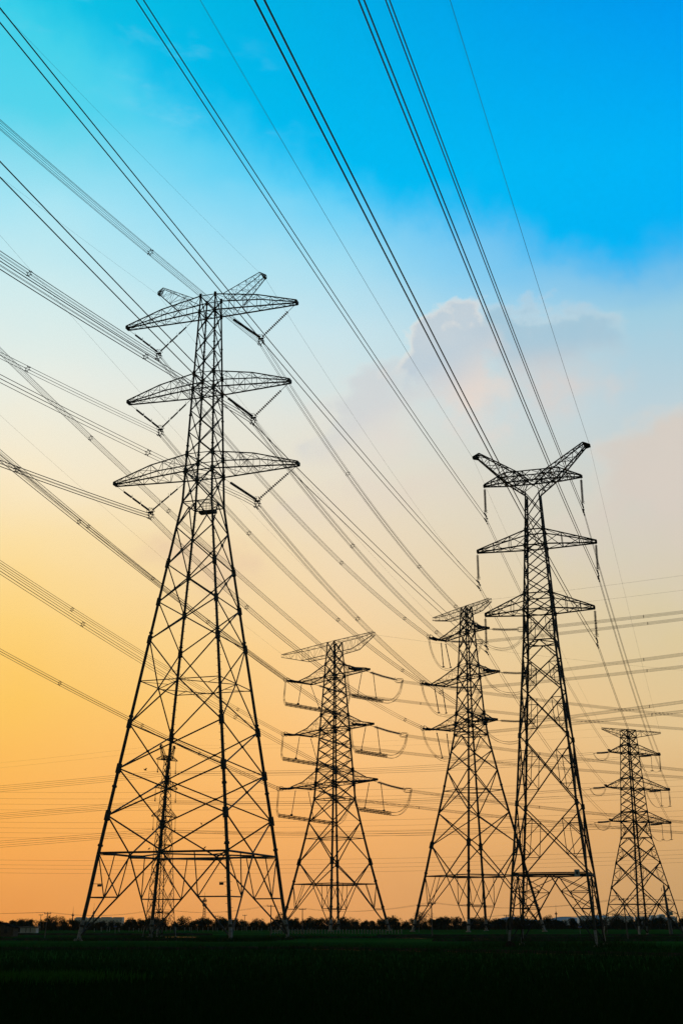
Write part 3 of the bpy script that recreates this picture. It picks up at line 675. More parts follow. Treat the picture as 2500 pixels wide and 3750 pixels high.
# pylon behind the forked one: soft jumper loops
for k in A3:
    u, v, z = A3[k]; pos = '%s %s' % (POS[k[0]], SIDE[k[1]]); i, o_ = ends3[k + 'i'], ends3[k + 'o']; dz = 5.2
    jo = empty('jumper_loop', i, 0, 'slack four-wire jumper loop below the %s arm of the half-hidden pylon' % pos, 'jumper', 'jumper loops of the pylon behind')
    e = o_ - i; low = (Vector(i) + Vector(o_)) / 2 - Vector(i) + Vector((0, 0, -dz))
    if k[1] == 'L': low = T3.world(u + .6, 0, z - dz - 1.0) - i
    for ox, oz in ((-.25, .2), (.25, .2), (-.25, -.2), (.25, -.2)):
        q = Vector((ox * .6, ox, oz)); mb = MB()
        if k[1] == 'L': pts = bez(q, q + Vector((.2, .2, -dz * .75)), low + q + Vector((-1.6, -1.2, -.25)), low + q) + bez(low + q, low + q + Vector((3, .6, -.9)), e + q + Vector((-1.5, 0, -dz * .9)), e + q)[1:]
        else: pts = bez(q, q + Vector((.6, .8, -dz * 1.15)), e + q + Vector((-1.0, 0, -dz * 1.15)), e + q, 22)
        mb.tube(pts, .025, 4); mb.build('wire', M['cable'], jo)
    if k[1] == 'L':
        for j, vv in enumerate((-v * .7, v * .5)):
            p = T3.world(u, vv, z); q = Vector(i) + low + Vector(((-.5, 1.1)[j], (-.3, .3)[j], .3)); post(p, q, 'thin slanting rod, %s of two, under the %s arm of the half-hidden pylon' % (('left', 'right')[j], pos), 'rods holding the jumper loops', .085)

# twin-wire line over the camera to the fork-topped pylon and on to the right edge pylon
NM4 = dict(LM='M', LL='L', LT='T', RL='L', RM='M', RT='T')
for k in ('LM', 'LL', 'LT', 'RL', 'RM', 'RT'):
    sd, lev = k[0], k[1]; pos = '%s %s' % (POS[lev], SIDE[sd]); a, b = V4[lev + sd]; c = (a + b) / 2
    u, v, z, head, c1, L_, sp = SP[('T4', 'back', k)]
    bundle('twin_conductor', ray_span(c, head, c1, L_), .25, 2, .026, 'thick twin wires from above to the %s insulator of the fork-topped pylon' % pos, 'twin-wire spans')
    lv5 = {'T': 'U', 'M': 'M', 'L': 'L'}[lev] + sd; uu, zz = A5[lv5]; E = T5.world(uu, -.1 if sd == 'R' else -.1, zz + .2); d = (c - E).normalized()
    S5 = tension(T5, uu, 0, zz + .1, math.degrees(math.atan2(d.y, d.x)), 1.8, -.15, 'stubby insulator at the %s arm tip of the right edge pylon' % pos, 'tension strings of the right edge pylon', .12, .10, False)
    bundle('twin_conductor', sag_span(c, S5, 1.6), .22, 2, .020, 'twin wires from the %s insulator of the fork-topped pylon to the right edge' % pos, 'twin-wire spans')
    S6 = tension(T5, uu - (1.3 if sd == 'R' else 0), 0, zz - (.05 if sd == 'R' else 0), 188.5, 2.7, .22, 'short level disc insulator left of the %s arm of the right edge pylon' % pos, 'tension strings of the right edge pylon', .10, .15, False)
    q6 = V6[lev + sd]; q6 = (q6[0] + q6[1]) / 2
    bundle('twin_conductor', sag_span(S6, q6, .9, 24), .14, 2, .017, 'level twin wires joining the %s arms of right edge pylon and faint pylon' % pos, 'near-level twin wires')
    kk = ('T6', 'back', ('N' if sd == 'L' else 'F') + lev)
    u, v, z, head, c1, L_, sp = SP[kk]
    bundle('twin_conductor', ray_span(q6, head, c1, L_, n=16), .14, 2, .017, 'twin wires from the %s arm of the faint pylon to the left edge' % pos, 'near-level twin wires')
    # jumper
    jo = empty('jumper_loop', S5, 0, 'slack jumper loop below the %s arm of the right edge pylon' % pos, 'jumper', 'jumper loops of the right edge pylon'); e = S6 - S5
    for q in (Vector((0, .06, 0)), Vector((.1, -.1, -.05))):
        mb = MB()
        if sd == 'L': pts = bez(q, q + Vector((.2, .3, -2.0)), e + q + Vector((.4, 0, -1.6)), e + q, 18)
        else:
            w1 = T5.world(uu - .1, 0, zz - 2.35) - S5; w2 = T5.world(uu - 1.7, 0, zz - 2.5) - S5
            pts = bez(q, q + Vector((.1, .1, -1.5)), w1 + Vector((.2, 0, .3)), w1, 8) + bez(w1, w1 + Vector((-.4, 0, -.25)), w2 + Vector((.4, 0, -.2)), w2, 6)[1:] + bez(w2, w2 + Vector((-1, 0, -.6)), e + q + Vector((.3, 0, -1.5)), e + q, 10)[1:]
        mb.tube(pts, .022, 4); mb.build('wire', M['cable'], jo)
    if sd == 'R':
        for j, du in enumerate((-1.7, -.1)): post(T5.world(uu + du, 0, zz), T5.world(uu + du, 0, zz - 2.45), 'thin vertical rod, %s of two, under the %s arm of the right edge pylon' % (('inner', 'outer')[j], pos), 'rods under the right edge pylon arms', .03)
# earth wires
def wire1(pts, label, r=.014): 
    o = empty('earth_wire', pts[0], 0, label, 'earth wire', 'single earth wires'); P = [Vector(p) - Vector(pts[0]) for p in pts]
    mb = MB(); mb.tube(P, r, 4); mb.build('wire', M['cable'], o)
for k, a, bT, bu, sd in ((('T1', 'back', 'EL'), (-8.2, 0, 87.0), T3, (-11.6, -.2, 64.3), 'left'), (('T1', 'back', 'ER'), (8.1, 0, 86.9), T3, (7.95, -.2, 64.0), 'right')):
    bp, _ = spanpts(k); wire1(bp, 'fine single wire from the left edge up to the %s horn of the tallest pylon' % sd, .011)
    wire1(sag_span(T1.world(*a), bT.world(*bu), 2.2), 'fine single wire from the %s horn of the tallest pylon to the half-hidden pylon' % sd)
for k, sd in ((('T2', 'ew', 'L'), 'left'), (('T2', 'ew', 'R'), 'right')):
    bp, _ = spanpts(k); wire1(bp, 'faint single wire from the left edge to the %s tip of the centre pylon' % sd)
for k, sd in ((('T3', 'ew', 'L'), 'left'), (('T3', 'ew', 'R'), 'right')):
    bp, _ = spanpts(k); wire1(bp, 'faint single wire rising right from the %s tip of the half-hidden pylon' % sd)
for k, u, z, u5, sd in ((('T4', 'back', 'EL'), -5.9, 47.1, -4.95, 'left'), (('T4', 'back', 'ER'), 5.95, 47.0, 6.35, 'right')):
    bp, _ = spanpts(k); wire1(bp, 'thin single wire from above to the %s horn of the fork-topped pylon' % sd, .013)
    wire1(sag_span(T4.world(u, 0, z), T5.world(u5, 0, 30.0), 1.1), 'thin single wire from the %s horn of the fork-topped pylon to the right edge' % sd, .008)
for k, u, z, u5, sd in ((('T6', 'back', 'EN'), -1.35, 26.3, -4.95, 'left'), (('T6', 'back', 'EF'), 1.38, 26.1, 6.3, 'right')):
    bp, _ = spanpts(k, 12); wire1(bp, 'faint single wire from the %s horn of the faint far pylon to the left edge' % sd, .006)
    wire1(sag_span(T5.world(u5, 0, 29.9), T6.world(u, 0, z), .6), 'faint single wire joining the %s horn of the faint pylon and right edge pylon' % sd, .006)
wire1(ray_span(T2.world(13, .3, 61.3), 17, -.07, 300), 'faint single wire falling right from the right tip of the centre pylon')
# another line far behind, crossing the whole view
for i, (z0, lev) in enumerate(((33.0, 'upper'), (25.5, 'middle'), (16.2, 'lower'))):
    for j, dz in enumerate((0, -.85, -1.55, -2.4)):
        a, b = Vector((-170, 330 + 9 * j, z0 * 1.02 + dz + 2.6)), Vector((190, 300 + 9 * j, z0 * 1.0 + dz + 7.2 + j * .15))
        wire1(sag_span(a, b, 4.6, 30), '%s of four level wires in the %s row of the far line' % (('topmost', 'second highest', 'third highest', 'lowest')[j], lev), .020)

# ------------------------------------------------------------------ ground
def ground():
    mb = MB(); rr = list(np.linspace(2, 60, 24)) + list(np.linspace(64, 316, 64)) + [325, 345, 380, 450, 600, 900, 1500, 2600]
    na = 180; idx = []
    for r in rr:
        row = []
        for k in range(na):
            a = 2 * math.pi * k / na; x, y = r * math.cos(a), r * math.sin(a)
            z = 0. if r <= 316 else -(r - 316) * .013
            if 8 < r <= 316: z += .05 * math.sin(x * .13 + 1.3 * math.sin(y * .05)) * math.sin(y * .09) - .05
            row.append(len(mb.v)); mb.v.append((x, y, z))
        idx.append(row)
    c = len(mb.v); mb.v.append((0, 0, 0))
    for k in range(na): mb.face(c, idx[0][k], idx[0][(k + 1) % na])
    for a, b in zip(idx[:-1], idx[1:]):
        for k in range(na): mb.face(a[k], b[k], b[(k + 1) % na], a[(k + 1) % na])
    m = bpy.data.materials.new('field_green'); m.use_nodes = True; nt = m.node_tree; bs = nt.nodes['Principled BSDF']
    bs.inputs['Roughness'].default_value = 1; bs.inputs['Specular IOR Level'].default_value = 0
    tc = nt.nodes.new('ShaderNodeTexCoord')
    def noise(sc, stretch, det=5):
        mp = nt.nodes.new('ShaderNodeMapping'); mp.inputs['Scale'].default_value = stretch
        n_ = nt.nodes.new('ShaderNodeTexNoise'); n_.inputs['Scale'].default_value = sc; n_.inputs['Detail'].default_value = det
        nt.links.new(tc.outputs['Object'], mp.inputs['Vector']); nt.links.new(mp.outputs['Vector'], n_.inputs['Vector']); return n_
    n1_ = noise(.03, (.35, 1, 1)); n2_ = noise(1.6, (1, .5, 1), 8)
    r1 = nt.nodes.new('ShaderNodeValToRGB'); e = r1.color_ramp.elements
    e[0].position = .36; e[0].color = (.012, .050, .008, 1); e[1].position = .66; e[1].color = (.026, .100, .014, 1)
    q = e.new(.50); q.color = (.016, .068, .010, 1)
    q = e.new(.72); q.color = (.024, .066, .013, 1)
    nt.links.new(n1_.outputs['Fac'], r1.inputs['Fac'])
    mx = nt.nodes.new('ShaderNodeMix'); mx.data_type = 'RGBA'; mx.blend_type = 'MULTIPLY'; mx.inputs['Factor'].default_value = .8
    r2 = nt.nodes.new('ShaderNodeValToRGB'); r2.color_ramp.elements[0].position = .3; r2.color_ramp.elements[0].color = (.35, .35, .35, 1); r2.color_ramp.elements[1].position = .7
    nt.links.new(n2_.outputs['Fac'], r2.inputs['Fac']); nt.links.new(r1.outputs['Color'], mx.inputs['A']); nt.links.new(r2.outputs['Color'], mx.inputs['B'])
    nt.links.new(mx.outputs['Result'], bs.inputs['Base Color'])
    bp = nt.nodes.new('ShaderNodeBump'); bp.inputs['Strength'].default_value = .9; bp.inputs['Distance'].default_value = .4
    nt.links.new(n2_.outputs['Fac'], bp.inputs['Height']); nt.links.new(bp.outputs['Normal'], bs.inputs['Normal'])
    o = mb.build('ground', m); tag(o, 'flat dark green rice field reaching to the tree line', 'ground', kind='structure')
ground()
# low earth banks between the paddies and the water in their ditches
def bank(pts, w, h, name, m, zoff=-.06):
    mb = MB(); rows = []
    for i, (x, y) in enumerate(pts):
        a = Vector(pts[max(i - 1, 0)] + (0,)); b = Vector(pts[min(i + 1, len(pts) - 1)] + (0,)); d = (b - a).normalized(); s_ = Vector((-d.y, d.x, 0))
        row = []
        for t, hh in ((-1, 0), (-.6, .7), (-.15, 1), (.3, .95), (.7, .6), (1, 0)):
            k = 1 + .35 * math.sin(i * 1.7 + t * 2) * rnd.random(); row.append(len(mb.v)); mb.v.append((x + s_.x * t * w * k, y + s_.y * t * w * k, zoff + hh * h * (.75 + .5 * rnd.random())))
        rows.append(row)
    for a, b in zip(rows[:-1], rows[1:]):
        for k in range(5): mb.face(a[k], a[k + 1], b[k + 1], b[k])
    return mb.build(name, m)
def line(a, b, n, j=.4): return [(a[0] + (b[0] - a[0]) * i / n + rnd.uniform(-j, j) * .3, a[1] + (b[1] - a[1]) * i / n + rnd.uniform(-j, j)) for i in range(n + 1)]
for i, (a, b, w, h) in enumerate((((-60, 98), (-4, 103.5), .8, .22), ((-4, 105.5), (26, 77), .7, .2), ((-70, 150), (-25, 148), 1.0, .3), ((-25, 146), (-6, 150), .8, .25), ((-6, 160), (60, 152), .8, .25), ((-90, 205), (-20, 197), 1.0, .3), ((10, 139), (60, 131), .7, .22), ((5, 182), (70, 176), .9, .25))):
    tag(bank(line(a, b, 60), w, h, 'field_bank', M['dike']), 'low earthen bank between paddies', 'bank', kind='structure')
def ditch(a, b, w, gaps):
    for i, (t0, t1) in enumerate(gaps):
        mb = MB(); n_ = 14
        for k in range(n_ + 1):
            t = t0 + (t1 - t0) * k / n_; x = a[0] + (b[0] - a[0]) * t; y = a[1] + (b[1] - a[1]) * t; ww = w * (.6 + .6 * rnd.random())
            mb.v += [(x, y - ww, .015), (x, y + ww, .015)]
        for k in range(n_): mb.face(2 * k, 2 * k + 2, 2 * k + 3, 2 * k + 1)
        tag(mb.build('ditch_water', M['water']), 'narrow strip of ditch water mirroring the sky', 'water', kind='structure')
ditch((-2.3, 100.2), (20.5, 78.9), .32, ((0, .2), (.28, .36), (.42, .63), (.66, 1)))
ditch((6.6, 157.0), (35.7, 134.0), .7, ((0, .12), (.3, .36), (.5, .7), (.8, 1)))
ditch((-24.2, 171.6), (-18.8, 170.8), .9, ((0, .9),))

# blades of rice and bank weeds (nobody could count them)
def blades(name, n, region, h0, h1, m, label, seed, wd=.03):
    rg = np.random.default_rng(seed); mb = MB(); V = []; F = []
    for i in range(n):
        x, y = region(rg); h = rg.uniform(h0, h1); a = rg.uniform(0, math.pi); dx, dy = math.cos(a) * wd, math.sin(a) * wd; lx, ly = rg.uniform(-.35, .35, 2) * h
        j = len(V); V += [(x - dx, y - dy, -.05), (x + dx, y + dy, -.05), (x + lx, y + ly, h)]; F.append((j, j + 1, j + 2))
    mb.v = V; mb.f = F; mb.m = [0] * len(F); tag(mb.build(name, m), label, name.replace('_', ' '), kind='stuff')
def fan(d0, d1):
    def f(rg):
        d = d0 * (d1 / d0) ** (rg.random() ** 1.7); return rg.uniform(-.31, .31) * d * 1.02, d
    return f
blades('rice_plants', 90000, fan(26, 110), .16, .36, M['blade'], 'dark green rice blades covering the near field', 3, .022)
def near_lines(rg):
    ch = rg.integers(0, 6); t = rg.random(); n_ = rg.normal(0, .9)
    a, b = (((-60, 98), (-4, 103.5)), ((-4, 105.5), (26, 77)), ((-70, 150), (-25, 148)), ((-25, 146), (-6, 150)), ((10, 139), (60, 131)), ((-6, 160), (60, 152)))[ch]
    return a[0] + (b[0] - a[0]) * t, a[1] + (b[1] - a[1]) * t + n_
def patch(rg): return -11.2 + rg.normal(0, 1.5), 48.5 + rg.normal(0, 1.2)
blades('grass_patch', 2500, patch, .2, .45, M['tuft'], 'brighter green tuft of grass in the dark field at the lower left', 4, .03)
blades('bank_weeds', 14000, near_lines, .12, .55, M['weed'], 'rough weeds along the paddy banks', 5, .03)
def foot_weeds(rg):
    ch = rg.integers(0, 3); T, k = ((T1, rg.integers(0, 4)), (T4, rg.integers(0, 4)), (T1, 1))[ch]; p = T.c(int(k), 0); q = T.world(p.x, p.y, 0)
    return q.x + rg.normal(0, 2.2), q.y + rg.normal(0, 1.6)
blades('footing_weeds', 5000, foot_weeds, .15, .6, M['weed'], 'weeds around the pylon footings', 6, .03)
# heap of soil beside the fork-topped pylon
def heap(x, y, r, h, label):
    mb = MB(); n_ = 14; rows = []
    for i in range(6):
        t = i / 5; row = []
        for k in range(n_):
            a = 2 * math.pi * k / n_; q = r * (1 - t) ** .8 * (1 + .2 * math.sin(3 * a + x) + .1 * rnd.random()); row.append(len(mb.v)); mb.v.append((q * math.cos(a), q * math.sin(a), -.1 + h * t ** .8 * (1 + .1 * rnd.random())))
        rows.append(row)
    for a, b in zip(rows[:-1], rows[1:]):
        for k in range(n_): mb.face(a[k], a[(k + 1) % n_], b[(k + 1) % n_], b[k])
    mb.face(*rows[-1]); tag(mb.build('soil_heap', M['soil'], None, (x, y, 0)), label, 'soil heap')
p4 = T4.c(0, 0); q4 = T4.world(p4.x, p4.y, 0); heap(q4.x - .1, q4.y - 1.0, .62, .50, 'rounded dark soil heap in front of the near left foot of the fork-topped pylon')
p4 = T4.c(2, 0); q4 = T4.world(p4.x, p4.y, 0); heap(q4.x + .3, q4.y + .6, .8, .32, 'low dark soil heap behind the rear right foot of the fork-topped pylon')

# ------------------------------------------------------------------ trees
def make_tree(seed, h, w, m, trunk=.26):
    rg = random.Random(seed); o = empty('tree', (0, 0, -5), 0)
    tb = MB(); tb.bar((0, 0, -.08), (0, 0, h * trunk), .055 * h ** .5, 6, .04 * h ** .5)
    lobes = []
    for i in range(11):
        a = rg.uniform(0, 6.28); q = rg.uniform(.1, .62) * w / 2; z = h * rg.uniform(.26, .86); t = 1 - abs(z / h - .55) * 1.2
        c = Vector((math.cos(a) * q * t * 1.5, math.sin(a) * q * t * 1.5, z)); lobes.append((c, rg.uniform(.22, .36) * w * (1.1 - .35 * z / h)))
        tb.bar((0, 0, h * trunk * rg.uniform(.7, 1)), c, .025, 4, .008)
    tb.build('trunk', M['bark'], o)
    cb = MB()
    for c, r in lobes:
        for k in range(135):
            d = Vector((rg.gauss(0, 1), rg.gauss(0, 1), rg.gauss(0, 1))).normalized(); p = c + d * r * rg.uniform(.35, 1.08) ** .6
            s_ = rg.uniform(.06, .13); u = Vector((rg.gauss(0, 1), rg.gauss(0, 1), rg.gauss(0, 1))).normalized(); v = u.cross(d).normalized() if abs(u.dot(d)) < .95 else Vector((1, 0, 0))
            i = len(cb.v); cb.v += [tuple(p - u * s_), tuple(p + v * s_ * .7), tuple(p + u * s_), tuple(p - v * s_ * .7)]; cb.face(i, i + 1, i + 2, i + 3)
    cb.build('crown', m, o); return o
GTR = 'trees of the distant tree line'
protos = [make_tree(i, h, w, M['leafA' if i % 2 else 'leafB']) for i, (h, w) in enumerate(((2.3, 2.4), (2.1, 2.6), (2.6, 2.4), (2.0, 2.2), (2.4, 2.9), (2.2, 2.0)))]
big = [make_tree(20 + i, h, w, M['leafA']) for i, (h, w) in enumerate(((3.6, 4.2), (3.2, 3.4)))]
def tree_strip(rg):
    return rg.uniform(-112, 114), rg.normal(302, 6)
blades('undergrowth', 30000, tree_strip, .4, 1.1, M['leafA'], 'dense dark undergrowth below the distant trees', 8, .15)
used = set()
def plant(p, x, y, sc, label, group):
    if p.name not in used: o = p; used.add(p.name); o.location = (x * S, y * S, 0); o.rotation_euler = (0, 0, rnd.uniform(0, 6)); o.scale = (sc, sc, sc)
    else: o = dup(p, (x, y, 0), rnd.uniform(0, 6), sc)
    tag(o, label, 'tree', group)
x = -108.
while x < 112:
    y = 292 + rnd.uniform(-6, 6); plant(rnd.choice(protos), x, y, rnd.choice((.62, .72, .82, .9, 1.0, 1.1)) * rnd.uniform(.93, 1.07), 'small round dark tree in the front row of the distant tree line', GTR); x += rnd.uniform(1.2, 2.3)
x = -110.
while x < 114:
    y = 306 + rnd.uniform(-4, 5); plant(rnd.choice(protos), x, y, rnd.choice((.75, .85, .95, 1.05, 1.15)) * rnd.uniform(.93, 1.07), 'dark tree in the rear row of the distant tree line', 'rear trees of the distant tree line'); x += rnd.uniform(1.3, 2.6)
for px, y, sc, k, lb in ((-63.0, 284, .75, 0, 'broad rounded tree left of the tallest pylon, behind the utility pole'), (-47.0, 284, .72, 1, 'rounded tall tree right of the cream block, through the tallest pylon'), (-13.5, 284, .95, 1, 'tall round tree just right of the foot of the tallest pylon'),
                         (17.6, 280, .95, 0, 'tallest tree of the line, between the legs of the half-hidden pylon'), (46.0, 284, .8, 1, 'tall tree just right of the slanting leg beside the forked pylon'),
                         (60.8, 280, .82, 0, 'spreading tree seen through the right edge pylon'), (66.6, 280, .7, 1, 'rounded tree right of the slanting pole under the right edge pylon'), (76.5, 280, .95, 0, 'tall tree at the right edge of the tree line'), (0.2, 284, .72, 1, 'rounded tree directly behind the foot of the centre pylon'), (-71, 284, .62, 0, 'rounded tree above the white shed at the far left')):
    plant(big[k], px, y, sc * 1.12, lb, 'taller trees of the tree line')

# ------------------------------------------------------------------ posts, poles, signs, houses
fo = empty('white_post_fence', (-1, 214.6, 0), 0, 'row of short white posts in the field behind the feet of the centre pylon', 'fence')
x = -11.9; first = None
while x < 10.2:
    y = 216.3 - (x + 12) * .165; h = rnd.uniform(.52, .68)
    if rnd.random() > .06 or True:
        mb = MB(); mb.box((x + 1, y - 214.6, h / 2 - .05), (.16, .16, h)); mb.box((x + 1, y - 214.6, h - .02), (.20, .20, .06)); mb.build('post', M['post'], fo)
    x += rnd.choice((.44, .5, .55, .5, .48))
mb = MB(); mb.bar((-10.9, 1.7, .42), (-3.4, .5, .42), .03, 4); mb.bar((-10.9, 1.7, .2), (-3.4, .5, .2), .03, 4); mb.build('rail', M['post'], fo)
for i in range(46):
    xx = -52 + i * 1.02 + rnd.uniform(-.3, .3); yy = 262 + rnd.uniform(-3, 3); h = rnd.uniform(.5, .9)
    mb = MB(); mb.bar((0, 0, -.05), (rnd.uniform(-.05, .05), 0, h), .05, 5); mb.box((0, 0, h), (.14, .14, .06))
    tag(mb.build('stake', M['post'], None, (xx, yy, 0)), 'thin pale stake in the row at the foot of the tree line on the left', 'stake', 'pale stakes by the tree line')
POLES = [(-9.85, 176.42, 4.06, 0, 'thin utility pole with a short crossarm beside the right foot of the tallest pylon'), (-6.23, 199.9, 3.81, 0, 'utility pole left of the centre pylon in front of a round tree'), (11.5, 164.21, 4.19, 0, 'utility pole by the left leg of the half-hidden pylon'),
         (26.43, 205.88, 2.79, 0, 'short utility pole just left of the fork-topped pylon'), (31.42, 141.24, 4.31, -.03, 'leaning utility pole in front of the left half of the right edge pylon'), (-37.9, 163.41, 3.07, .04, 'leaning utility pole between the white shed and the tallest pylon'),
         (-63.13, 267.5, 3.3, 0, 'small thin utility pole behind the white shed'), (39.76, 192.5, 2.84, 0, 'short utility pole with two crossarms at the left foot of the right edge pylon'), (13.78, 230.2, 2.75, 0, 'short far utility pole by the left foot of the half-hidden pylon'),
         (-29.67, 207.4, 3.87, 0, 'utility pole with two crossarms in front of the faint far pylon'), (-26.5, 268, 3.0, 0, 'small far utility pole with a wide crossarm between the legs of the tallest pylon'), (-20.0, 262, 3.1, 0, 'thin far utility pole left of the right foot of the tallest pylon')]
tops = []
for i, (x, y, h, lean, lb) in enumerate(POLES):
    o = empty('utility_pole', (x, y, 0), 0, lb, 'utility pole', 'utility poles'); r = .085 if h > 3.5 else .07; dx = lean * h * 1.6
    mb = MB(); mb.bar((0, 0, -.1), (dx, 0, h), r, 8, r * .7); mb.build('shaft', M['wood'], o)
    for z in ((h - .12, h - .5) if 'two crossarms' in lb else (h - .1,)):
        mb = MB(); w_ = .55 if h > 3.5 else .42; mb.box((dx * z / h, -.09, z), (2 * w_, .07, .08))
        for s_ in (-.9, 0, .9): mb.lathe((dx * z / h + s_ * w_, -.09, z + .03), (dx * z / h + s_ * w_, -.09, z + .2), [(0, .03), (.4, .05), (.6, .03), (.9, .05), (1, .01)], 6)
        mb.build('crossarm', M['wood'], o)
    tops.append(Vector((x + dx, y - .09, h + .08)))
far_l = Vector((-75, 190, 4.35)); far_r = Vector((75, 150, 5.1))
for a, b, sg, lb in ((far_l, tops[5], .55, 'from the left edge to the pole by the white shed'), (tops[5], tops[9], .7, 'between the shed pole and the pole before the faint pylon'), (tops[9], tops[0], .8, 'between the poles flanking the right half of the tallest pylon'),
                     (tops[0], tops[1], .35, 'between the two poles left of the centre pylon'), (tops[1], tops[2], .75, 'passing behind the centre pylon between two utility poles'), (tops[2], tops[4], .85, 'passing behind the forked pylon between two utility poles'), (tops[4], far_r, .6, 'from the leaning pole out to the right edge'),
                     (tops[8], tops[3], .45, 'low between the short poles behind the forked pylon'), (tops[3], tops[7], .4, 'low between the short poles right of the forked pylon'), (tops[7], Vector((85, 200, 3.0)), .5, 'low from the short double-crossarm pole to the right edge')):
    o = empty('distribution_line', a, 0, 'sagging local wires ' + lb, 'cable', 'local distribution wires')
    for s_ in (-.4, .4):
        mb = MB(); mb.tube([p - a + Vector((s_, 0, 0)) for p in sag_span(a, b, sg, 20)], .011, 4); mb.build('wire', M['cable'], o)
# slender concrete mast with an antenna at the right edge
o = empty('antenna_mast', (49.85, 194.4, 0), 0, 'tapered grey mast with antenna and spike leaning behind the right edge pylon', 'mast')
mb = MB(); mb.bar((0, 0, -.1), (-.55, 0, 7.1), .30, 10, .14); mb.build('shaft', M['roof'], o)
mb = MB(); mb.bar((-.55, 0, 7.1), (-.62, 0, 8.6), .045, 5, .01); mb.build('spike', M['steel_far'], o)
mb = MB()
for z in (4.9, 6.4): mb.bar((-1.0, 0, z), (0.1, 0, z), .03, 4); mb.bar((-.95, 0, z - .2), (-.95, 0, z + .35), .04, 5); mb.bar((.05, 0, z - .2), (.05, 0, z + .35), .04, 5)
mb.build('antenna_bracket', M['steel_far'], o)
mb = MB(); mb.box((.1, -.3, 3.0), (.55, .35, .6)); mb.build('control_box', M['signw'], o)
# lattice mast and needle masts on the horizon
o = empty('telecom_mast', (-86.5, 800, -6), 0, 'slim lattice telecom mast on the horizon between the legs of the tallest pylon', 'mast'); mb = MB()
H_ = 21.5
for k in range(4):
    a = math.pi / 4 + k * math.pi / 2; mb.bar((1.5 * math.cos(a), 1.5 * math.sin(a), 0), (.5 * math.cos(a), .5 * math.sin(a), H_), .2, 4)
for i in range(14):
    z0, z1 = H_ * i / 14, H_ * (i + 1) / 14; q0, q1 = 1.5 - i / 14, 1.5 - (i + 1) / 14
    for k in range(4):
        a, b = math.pi / 4 + k * math.pi / 2, math.pi / 4 + (k + 1) * math.pi / 2; mb.bar((q0 * math.cos(a), q0 * math.sin(a), z0), (q1 * math.cos(b), q1 * math.sin(b), z1), .11, 3)
mb.build('lattice_shaft', M['steel_far'], o); mb = MB()
for z in (17, 19.6): 
    for k in range(5): a = k * 1.256; mb.box((1.1 * math.cos(a), 1.1 * math.sin(a), z), (.45, .45, 1.5), a)
mb.bar((0, 0, H_), (0, 0, H_ + 3), .1, 4); mb.build('antenna_panel', M['steel_far'], o)
for x, y, h, lb in ((-168.8, 800, 16.5, 'thin needle mast on the horizon left of the cream block'), (-155.8, 800, 18.5, 'thin needle mast rising from the cream block at the left'), (134, 800, 17, 'thin pale mast on the horizon between the legs of the right edge pylon')):
    o = empty('needle_mast', (x, y, -6.2), 0, lb, 'mast'); mb = MB(); mb.bar((0, 0, 0), (0, 0, h * .75), .42, 6, .3); mb.bar((0, 0, h * .75), (0, 0, h), .12, 4, .05); mb.build('shaft', M['steel_far'], o)
    mb = MB(); mb.box((0, 0, h * .68), (1.5, .4, .8)); mb.build('antenna_panel', M['steel_far'], o)
# far buildings
def block(x, y, w, d, z0, z1, m, label, steps=()):
    o = empty('apartment_block', (x, y, z0), 0, label, 'building', 'far buildings on the horizon'); mb = MB(); h = z1 - z0; mb.box((0, 0, h / 2), (w, d, h))
    for sx, sw, sh in steps: mb.box((sx * w / 2, 0, h + sh / 2 - .05), (sw * w, d * .8, sh))
    mb.build('wall', m, o)
    wb = MB()
    for r_ in range(int(h / 3)):
        for c_ in range(max(2, int(w / 4))): wb.box((-w / 2 + (c_ + .5) * w / max(2, int(w / 4)), -d / 2 - .02, 1.8 + r_ * 3), (1.2, .06, 1.3))
    win = wb.build('window', M['roof'], o); win['kind'] = 'stuff'
block(-285, 1500, 56, 14, -15.5, 4.4, M['slab'], 'long low cream block on the horizon behind the left foot of the tallest pylon', ((-.75, .2, 1.0), (-.2, .2, .8), (.3, .2, 1.2), (.8, .2, 1.0)))
for x, w, z1, lb in ((318, 14, 1.6, 'low pale block on the horizon beside the right leg of the forked pylon'), (340, 16, 6.2, 'wide pale tower on the horizon right behind the forked pylon'), (352, 10, 5.0, 'pale tower touching the right leg of the forked pylon'), (374, 16, 4.8, 'pale block just right of the forked pylon'), (388, 12, 6.6, 'tall pale slab left of the trees under the right edge pylon'), (402, 14, 5.6, 'pale slab behind the left leg of the right edge pylon'), (421, 16, 5.0, 'pale slab behind the middle of the right edge pylon'), (437, 8, 6.5, 'slim pale tower left of the grey mast'), (449, 9, 7.8, 'slimmest pale tower right beside the grey mast'), (463, 14, 4.6, 'pale block at the right edge of the horizon')):
    block(x, 1800, w, 14, -20, z1, M['far'], lb, ((.2, .4, .9),))
# a low hill far right
mb = MB(); n_ = 40
for i in range(n_ + 1):
    x = 180 + i * 12.; h = -22 + 27 * math.exp(-((x - 300) / 45.) ** 2) + 25.5 * math.exp(-((x - 395) / 60.) ** 2) + 26 * math.exp(-((x - 480) / 50.) ** 2) + 1.0 * math.sin(i * 1.1)
    mb.v += [(x, 2300, -30), (x, 2330, h), (x, 2420, -30)]
for i in range(n_): mb.face(3 * i, 3 * i + 3, 3 * i + 4, 3 * i + 1); mb.face(3 * i + 1, 3 * i + 4, 3 * i + 5, 3 * i + 2)
tag(mb.build('hills', M['hill'], smooth=True), 'pale low hills on the right horizon', 'hills', kind='structure')
